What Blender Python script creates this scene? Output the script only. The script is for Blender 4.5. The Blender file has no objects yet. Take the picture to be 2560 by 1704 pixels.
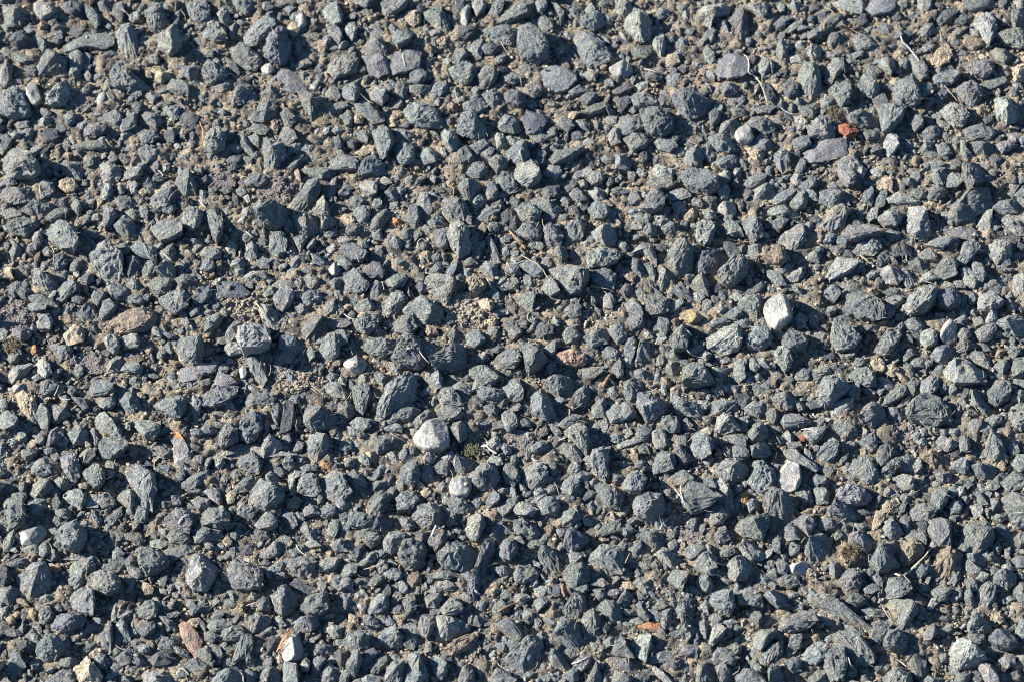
import bpy, math, numpy as np
from mathutils import Vector
S = bpy.context.scene
COL = S.collection
# ---------------------------------------------------------------- camera, sky, sun, exposure
TILT = math.radians(28); DIST = 0.86; FOCAL = 100.0
cam_d = bpy.data.cameras.new('camera'); cam = bpy.data.objects.new('camera', cam_d); COL.objects.link(cam)
cam_d.lens = FOCAL; cam_d.sensor_width = 36; cam_d.clip_start = 0.01; cam_d.clip_end = 500
cam.location = (0, -DIST*math.sin(TILT), DIST*math.cos(TILT)); cam.rotation_euler = (TILT, 0, 0)
S.camera = cam
S.cycles.filter_width = 1.1
cam_d.dof.use_dof = True; cam_d.dof.focus_distance = 0.845; cam_d.dof.aperture_fstop = 20
SUN_EL = math.radians(24); SUN_AZ = math.radians(-77)
w = bpy.data.worlds.new('World'); S.world = w; w.use_nodes = True
nt = w.node_tree; bg = nt.nodes['Background']; bg.inputs[1].default_value = 0.05
sky = nt.nodes.new('ShaderNodeTexSky'); sky.sky_type = 'NISHITA'; sky.sun_disc = False
sky.sun_elevation = SUN_EL; sky.sun_rotation = SUN_AZ; sky.ozone_density = 4.0; sky.dust_density = 0.3
tn = nt.nodes.new('ShaderNodeMix'); tn.data_type = 'RGBA'; tn.blend_type = 'MULTIPLY'; tn.inputs[0].default_value = 1.0; tn.inputs[7].default_value = (.80, 1.0, 1.12, 1)   # the camera's cool white balance
nt.links.new(sky.outputs[0], tn.inputs[6]); nt.links.new(tn.outputs[2], bg.inputs[0])
sd = bpy.data.lights.new('sun', 'SUN'); sun = bpy.data.objects.new('sun', sd); COL.objects.link(sun)
sd.energy = 5.0; sd.angle = math.radians(0.5); sd.color = (1.0, 0.955, 0.88)
D = Vector((math.sin(SUN_AZ)*math.cos(SUN_EL), math.cos(SUN_AZ)*math.cos(SUN_EL), math.sin(SUN_EL)))
sun.rotation_euler = (-D).to_track_quat('-Z', 'Y').to_euler(); sun.location = D*3
S.view_settings.view_transform = 'Standard'; S.view_settings.look = 'None'
S.view_settings.exposure = 1.55; S.view_settings.gamma = 1

# ---------------------------------------------------------------- plan coordinates -> ground coordinates
UW, UH = 942.4, 626.9            # the survey grid over the photographed patch
CT, ST = math.cos(TILT), math.sin(TILT)
def ground(u, v, z=0.0):
    u = np.asarray(u, float); v = np.asarray(v, float)
    dx = (u/UW-.5)*36/FOCAL; dy = (.5-v/UH)*36*(681/1024)/FOCAL
    rx = dx; ry = dy*CT+ST; rz = dy*ST-CT      # ray through the survey point
    t = (z-DIST*CT)/rz
    return rx*t, -DIST*ST+ry*t
UNIT = DIST*36/FOCAL/UW          # metres per survey unit

rng = np.random.default_rng(11)
# ---------------------------------------------------------------- noise
def _h(ix, iy, iz, s):
    h = (ix.astype(np.int64)*374761393+iy.astype(np.int64)*668265263+iz.astype(np.int64)*2147483647+s*1274126177) & 0xffffffff
    h = ((h ^ (h >> 13))*1274126177) & 0xffffffff
    return ((h ^ (h >> 16)) & 0xffff)/32767.5-1
def noise(x, y, z, s=0):
    ix, iy, iz = np.floor(x), np.floor(y), np.floor(z); fx, fy, fz = x-ix, y-iy, z-iz
    fx, fy, fz = [f*f*(3-2*f) for f in (fx, fy, fz)]; r = 0
    for a in (0, 1):
        for b in (0, 1):
            for c in (0, 1):
                r = r+_h(ix+a, iy+b, iz+c, s)*(fx if a else 1-fx)*(fy if b else 1-fy)*(fz if c else 1-fz)
    return r
def fbm(x, y, z, s=0, o=3):
    r = 0; a = 1.0
    for i in range(o):
        r = r+a*noise(x, y, z, s+i); x, y, z, a = x*2.03+7, y*2.03+3, z*2.03+5, a*.55
    return r

# ---------------------------------------------------------------- materials
def new_mat(name):
    m = bpy.data.materials.new(name); m.use_nodes = True; t = m.node_tree
    return m, t, t.nodes['Principled BSDF']
def N(t, typ, **k):
    n = t.nodes.new(typ)
    for a, b in k.items():
        if a.startswith('i_'):
            key = a[2:]; n.inputs[int(key) if key.isdigit() else key].default_value = b
        else: setattr(n, a, b)
    return n
def ramp(t, src, stops):
    r = t.nodes.new('ShaderNodeValToRGB'); e = r.color_ramp.elements
    while len(e) < len(stops): e.new(.5)
    for q, (p, c) in zip(e, stops):
        q.position = p; q.color = (c, c, c, 1) if isinstance(c, (int, float)) else (*c, 1)
    t.links.new(src, r.inputs[0]); return r.outputs[0]
def tex(t, scale, detail=3, rough=.6, off=0.0):
    g = t.nodes.new('ShaderNodeNewGeometry'); v = N(t, 'ShaderNodeVectorMath', operation='ADD'); v.inputs[1].default_value = (off, off*.7, off*1.3)
    t.links.new(g.outputs['Position'], v.inputs[0])
    n = N(t, 'ShaderNodeTexNoise'); n.inputs['Scale'].default_value = scale; n.inputs['Detail'].default_value = detail; n.inputs['Roughness'].default_value = rough
    t.links.new(v.outputs[0], n.inputs['Vector']); return n.outputs[0]
def mix(t, kind, fac, a, b):
    m = N(t, 'ShaderNodeMix', data_type='RGBA', blend_type=kind)
    for s, k in ((fac, 0), (a, 6), (b, 7)):
        if hasattr(s, 'is_linked'): t.links.new(s, m.inputs[k])
        elif isinstance(s, tuple): m.inputs[k].default_value = (*s, 1)
        else: m.inputs[k].default_value = s
    return m.outputs[2]
def rock_mat(name, speck=(.42, .97, 2.0), dust=.42, rough=.66, bump=1.0, grain=1900, spec=.35, smooth=False, dust_col=(0.30, 0.245, 0.17)):
    m, t, p = new_mat(name)
    a = N(t, 'ShaderNodeAttribute', attribute_name='tint')
    fine = ramp(t, tex(t, grain, 4, .75), [(.34, speck[0]), (.5, speck[1]), (.66, speck[2])])
    col = mix(t, 'MULTIPLY', 1.0, a.outputs[0], fine)
    mid = ramp(t, tex(t, 420, 3, .6, 3.1), [(.35, (.74, .76, .80)), (.62, (1.24, 1.18, 1.06))])
    col = mix(t, 'MULTIPLY', 1.0, col, mid)
    wh = ramp(t, tex(t, 1500, 2, .6, 9.3), [(.67, 0.0), (.75, .55)])
    col = mix(t, 'MIX', wh, col, (.46, .47, .44))
    if dust:
        d = ramp(t, tex(t, 260, 5, .7, 5.7), [(.46, 0.0), (.66, dust)])
        col = mix(t, 'MIX', d, col, dust_col)  # tan dust lying in noise patches on the rock
    t.links.new(col, p.inputs['Base Color'])
    r = ramp(t, tex(t, 1700, 2, .5, 1.9), [(.3, rough-.28), (.55, rough), (.7, min(1, rough+.1))])
    t.links.new(r, p.inputs['Roughness']); p.inputs['Specular IOR Level'].default_value = spec
    b = N(t, 'ShaderNodeBump', i_Strength=bump); b.inputs['Distance'].default_value = .0013
    t.links.new(tex(t, grain*.62, 5, .72, 2.2), b.inputs['Height'])
    b3 = N(t, 'ShaderNodeBump', i_Strength=bump*.8); b3.inputs['Distance'].default_value = .0011
    t.links.new(tex(t, 430, 3, .6, 4.4), b3.inputs['Height']); t.links.new(b3.outputs[0], b.inputs['Normal']); t.links.new(b.outputs[0], p.inputs['Normal'])
    return m
M_ROCK = rock_mat('grey_rock')
M_SLATE = rock_mat('dark_slate', speck=(.7, 1, 1.35), dust=.18, rough=.6, bump=.5)
M_PALE = rock_mat('pale_quartz', speck=(.82, 1, 1.12), dust=.25, rough=.5, bump=.16, grain=1500, spec=.5)
M_WARM = rock_mat('warm_chip', speck=(.6, 1, 1.35), dust=.25, rough=.8, bump=.8)
M_FIBRE, _t, _p = new_mat('dry_fibre')
_a = N(_t, 'ShaderNodeAttribute', attribute_name='tint'); _t.links.new(_a.outputs[0], _p.inputs['Base Color']); _p.inputs['Roughness'].default_value = .7
def ground_mat():
    m, t, p = new_mat('dusty_binder')
    c = ramp(t, tex(t, 180, 4, .6), [(.30, (.05, .05, .052)), (.44, (.16, .145, .12)), (.60, (.38, .32, .23))])
    c2 = ramp(t, tex(t, 2400, 3, .8, 4.), [(.33, (.35, .36, .38)), (.5, (1, 1, 1)), (.66, (1.8, 1.65, 1.5))])
    c = mix(t, 'MULTIPLY', 1.0, c, c2)
    c = mix(t, 'MIX', ramp(t, tex(t, 90, 3, .6, 8.), [(.5, 0.0), (.68, .5)]), c, (.13, .12, .125))
    # farther off, where no single stone is modelled: stones as cells
    g = t.nodes.new('ShaderNodeNewGeometry'); vo = N(t, 'ShaderNodeTexVoronoi'); vo.inputs['Scale'].default_value = 190
    t.links.new(g.outputs['Position'], vo.inputs['Vector'])
    at = N(t, 'ShaderNodeAttribute', attribute_name='far')
    vc = mix(t, 'MIX', .82, vo.outputs['Color'], (.15, .17, .17))
    c = mix(t, 'MIX', at.outputs['Fac'], c, vc)
    t.links.new(c, p.inputs['Base Color']); p.inputs['Roughness'].default_value = .9; p.inputs['Specular IOR Level'].default_value = .2
    b = N(t, 'ShaderNodeBump', i_Strength=1.0); b.inputs['Distance'].default_value = .0013
    t.links.new(tex(t, 1500, 5, .75, 6.), b.inputs['Height'])
    b2 = N(t, 'ShaderNodeBump', invert=True); b2.inputs['Distance'].default_value = .004
    t.links.new(at.outputs['Fac'], b2.inputs['Strength'])
    t.links.new(vo.outputs['Distance'], b2.inputs['Height']); t.links.new(b.outputs[0], b2.inputs['Normal'])
    t.links.new(b2.outputs[0], p.inputs['Normal']); return m
M_GROUND = ground_mat()

# ---------------------------------------------------------------- mesh helpers
def build(name, V, F, mat, tint=None, smooth=False, flen=None, origin=None, parent=None, attr=None):
    V = np.asarray(V, np.float32)
    if origin is not None: V = V-np.asarray(origin, np.float32)
    me = bpy.data.meshes.new(name); F = np.asarray(F, np.int32); k = F.shape[1]
    me.vertices.add(len(V)); me.vertices.foreach_set('co', V.ravel())
    me.loops.add(F.size); me.loops.foreach_set('vertex_index', F.ravel())
    me.polygons.add(len(F)); me.polygons.foreach_set('loop_start', np.arange(0, F.size, k, dtype=np.int32))
    me.polygons.foreach_set('loop_total', np.full(len(F), k, np.int32))
    me.polygons.foreach_set('use_smooth', np.full(len(F), smooth))
    me.update(calc_edges=True)
    if tint is not None:
        a = me.color_attributes.new('tint', 'FLOAT_COLOR', 'POINT'); c = np.ones((len(V), 4), np.float32); c[:, :3] = tint
        a.data.foreach_set('color', c.ravel())
    if attr is not None:
        a = me.attributes.new(attr[0], 'FLOAT', 'POINT'); a.data.foreach_set('value', np.asarray(attr[1], np.float32))
    me.materials.append(mat)
    o = bpy.data.objects.new(name, me); COL.objects.link(o)
    if origin is not None: o.location = origin
    if parent is not None: o.parent = parent
    return o
def tag(o, label=None, cat=None, group=None, kind=None):
    for k, v in (('label', label), ('category', cat), ('group', group), ('kind', kind)):
        if v: o[k] = v
    return o

def outline(P, M, soft):
    """M points evenly along the closed outline, its corners slightly rounded"""
    Q = np.vstack([P, P[:1]]); seg = np.hypot(*np.diff(Q, axis=0).T); L = np.r_[0, np.cumsum(seg)]
    t = np.linspace(0, L[-1], M, endpoint=False)
    B = np.c_[np.interp(t, L, Q[:, 0]), np.interp(t, L, Q[:, 1])]
    for _ in range(soft): B = B*.5+.25*(np.roll(B, 1, 0)+np.roll(B, -1, 0))
    return B
def rock(P, apex, H, M, K, seed, soft=1, rough=1.0, base=0.0):
    """an angular stone standing in the binder: chiselled planes over the outline P (metres), walls running down into the ground"""
    r = np.random.default_rng(seed); c = P.mean(0)
    x, y = P.T; x2, y2 = np.roll(x, -1), np.roll(y, -1); cr = x*y2-x2*y; A = abs(cr.sum())/2; s = math.sqrt(A)+1e-9
    c = np.array([((x+x2)*cr).sum(), ((y+y2)*cr).sum()])/(3*cr.sum())
    B = outline(P, M, soft)
    d = B-c; ln = np.hypot(*d.T)[:, None]
    ph = np.arange(M)/M*2*math.pi
    B = c+d*(1.05+.04*rough*r.normal(size=(M, 1))*(ln > 0))
    ap = c+(r.uniform(-.12, .12, 2)*s) if apex is None else np.asarray(apex)
    # chisel planes
    kind = r.choice(3, p=[.5, .28, .22]) if apex is None else r.choice(3, p=[.25, .5, .25])    # tabular, wedge, peaked
    g = r.normal(0, (.20, .42, .25)[kind], 2)
    planes = [(g[0], g[1], 1.0, ap)]
    n = (r.integers(3, 6), r.integers(3, 5), r.integers(4, 7))[kind]; a0 = r.uniform(0, 6.28)
    for i in range(n):
        a = a0+i*2*math.pi/n+r.uniform(-.4, .4); dv = np.array([math.cos(a), math.sin(a)])
        ext = max(((B-ap)@dv).max(), .15*s); st = r.uniform(*((.42, .82), (.25, .7), (.10, .55))[kind])*ext
        sl = r.uniform(*((.35, .75), (.5, .85), (.65, .98))[kind])/(ext*1.02-st)*s
        planes.append((-dv[0]*sl, -dv[1]*sl, 1.0, ap+dv*st))
    a = r.uniform(-.45, .35); dv = np.array([math.cos(a), math.sin(a)])     # the ridge, one flank each way
    ext = max(((B-ap)@dv).max(), .15*s); k = 1.0 if apex is not None else r.uniform(*((.0, .35), (.3, .7), (.5, .9))[kind])
    planes.append((-dv[0]*k*.85/ext*s, -dv[1]*k*.85/ext*s, 1.0, ap))
    ext2 = max(((ap-B)@dv).max(), .15*s); k2 = r.uniform(.05, .5)
    planes.append((dv[0]*k2/ext2*s, dv[1]*k2/ext2*s, 1.0, ap))
    rr = 1-(np.arange(K)/K)**1.25; X = []
    for q in rr: X.append(np.c_[c+(B-c)*q])
    X = np.array(X)                              # K,M,2
    z = np.full(X.shape[:2], 9.)
    for gx, gy, z0, o in planes: z = np.minimum(z, z0+((X[..., 0]-o[0])*gx+(X[..., 1]-o[1])*gy)/s)
    wall = .56+2.2*np.sqrt(np.clip(1-rr, 0, 1))[:, None]
    z = np.minimum(z, wall); z = np.maximum(z, .12+.25*np.sqrt(1-rr)[:, None])
    sn = min(s, 1.15*H/.6); f = 2.6/s
    dsp = fbm(X[..., 0]*f, X[..., 1]*f, z*1.0, seed % 997, 3)
    z = z*H+dsp*.055*sn*rough*np.clip((1-rr)[:, None]*4+.25, 0, 1)
    z = z+r.normal(0, .015, z.shape)*sn*rough
    V = [np.c_[X[k], z[k]] for k in range(K)]
    low = [np.c_[c+(B-c)*1.0, np.full(M, 0)], np.c_[c+(B-c)*.86, np.full(M, 0)]]
    low[0][:, 2] = np.minimum(z[0]*.3, z[0]-.02*s); low[0][:, :2] = c+(B-c)*(1.0+.02*r.normal(size=(M, 1)))
    low[1][:, 2] = -.45*H-.0004
    V = [low[1], low[0]]+V; top = np.array([[c[0], c[1], z[-1].mean()]]); R = len(V)
    V = np.vstack(V+[top]); V[:, 2] += base
    i = np.arange(M); j = (i+1) % M; F = []
    for k in range(R-1):
        a_, b_, c_, d_ = k*M+i, k*M+j, (k+1)*M+j, (k+1)*M+i
        if k % 2: F += [np.c_[a_, b_, c_], np.c_[a_, c_, d_]]
        else: F += [np.c_[a_, b_, d_], np.c_[b_, c_, d_]]
    F.append(np.c_[(R-1)*M+i, (R-1)*M+j, np.full(M, R*M)])
    return V, np.vstack(F)

import bmesh
def hull_rock(P, apex, H, seed, cuts=0, base=0.0, rough=1.0):
    """a broken chip: the outline's corners, a few high corners round the ridge point, flat facets between them"""
    r = np.random.default_rng(seed); x, y = P.T; x2, y2 = np.roll(x, -1), np.roll(y, -1); cr = x*y2-x2*y
    c = np.array([((x+x2)*cr).sum(), ((y+y2)*cr).sum()])/(3*cr.sum()); s = math.sqrt(abs(cr.sum())/2)
    ap = c+r.uniform(-.14, .14, 2)*s if apex is None else np.asarray(apex)
    kind = r.choice(3, p=[.5, .3, .2]) if apex is None else r.choice(3, p=[.15, .45, .4])
    g = r.normal(0, (.20, .46, .26)[kind], 2)
    B = c+(P-c)*1.03
    h = lambda q, z: (q[0], q[1], max(.04*H, H*(z+((q[0]-ap[0])*g[0]+(q[1]-ap[1])*g[1])/s)))
    pts = []
    for q in B: pts.append(h(q, r.uniform(*((.35, .75), (.25, .7), (.15, .45))[kind]))); e = c+(q-c)*r.uniform(.8, .93); pts.append((e[0], e[1], -.5*H-.0003))
    for q, q2 in zip(B, np.roll(B, -1, 0)):
        m = ap+((q+q2)/2-ap)*r.uniform(*((.7, .93), (.55, .85), (.4, .75))[kind]); pts.append(h(m, r.uniform(*((.75, .97), (.6, .92), (.45, .8))[kind])))
    for k in range((4, 3, 2)[kind]):
        a = r.uniform(0, 6.28); d = r.uniform(*((.2, .42), (.1, .3), (.0, .12))[kind])*s; q = ap+d*np.array([math.cos(a), math.sin(a)]); pts.append(h(q, r.uniform(.92, 1.04)))
    pts.append(h(ap, 1.03 if kind else .98))
    bm = bmesh.new(); vs = [bm.verts.new(p) for p in pts]
    res = bmesh.ops.convex_hull(bm, input=vs, use_existing_faces=False)
    dead = [e for e in set(res['geom_interior']+res['geom_unused']) if isinstance(e, bmesh.types.BMVert) and e.is_valid]
    if dead: bmesh.ops.delete(bm, geom=dead, context='VERTS')
    if cuts:
        bmesh.ops.subdivide_edges(bm, edges=bm.edges[:], cuts=cuts, use_grid_fill=True)
    bmesh.ops.triangulate(bm, faces=bm.faces[:]); bm.normal_update(); bm.verts.index_update()
    V = np.array([v.co[:] for v in bm.verts]); Nn = np.array([v.normal[:] for v in bm.verts]); F = np.array([[v.index for v in f.verts] for f in bm.faces]); bm.free()
    sn = min(s, 1.15*H/.6)
    if cuts:
        f = 3.2/s; d = fbm(V[:, 0]*f, V[:, 1]*f, V[:, 2]*f, seed % 997, 3)*.040+fbm(V[:, 0]*f*3, V[:, 1]*f*3, V[:, 2]*f*3, 5+seed % 97, 2)*.020+r.normal(0, .012, len(V))-.02*np.clip(noise(V[:, 0]*f*1.3, V[:, 1]*f*1.3, V[:, 2]*f*1.3, 77)-.2, 0, 1)*3
        V = V+Nn*(d*sn*rough)[:, None]
    V[:, 2] += base
    return V, F
def hull_area(P):
    Q = sorted(map(tuple, P)); 
    def half(Q):
        o = []
        for p in Q:
            while len(o) > 1 and (o[-1][0]-o[-2][0])*(p[1]-o[-2][1])-(o[-1][1]-o[-2][1])*(p[0]-o[-2][0]) <= 0: o.pop()
            o.append(p)
        return o[:-1]
    h = np.array(half(Q)+half(Q[::-1])); x, y = h.T; return abs((x*np.roll(y, -1)-y*np.roll(x, -1)).sum())/2

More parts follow.
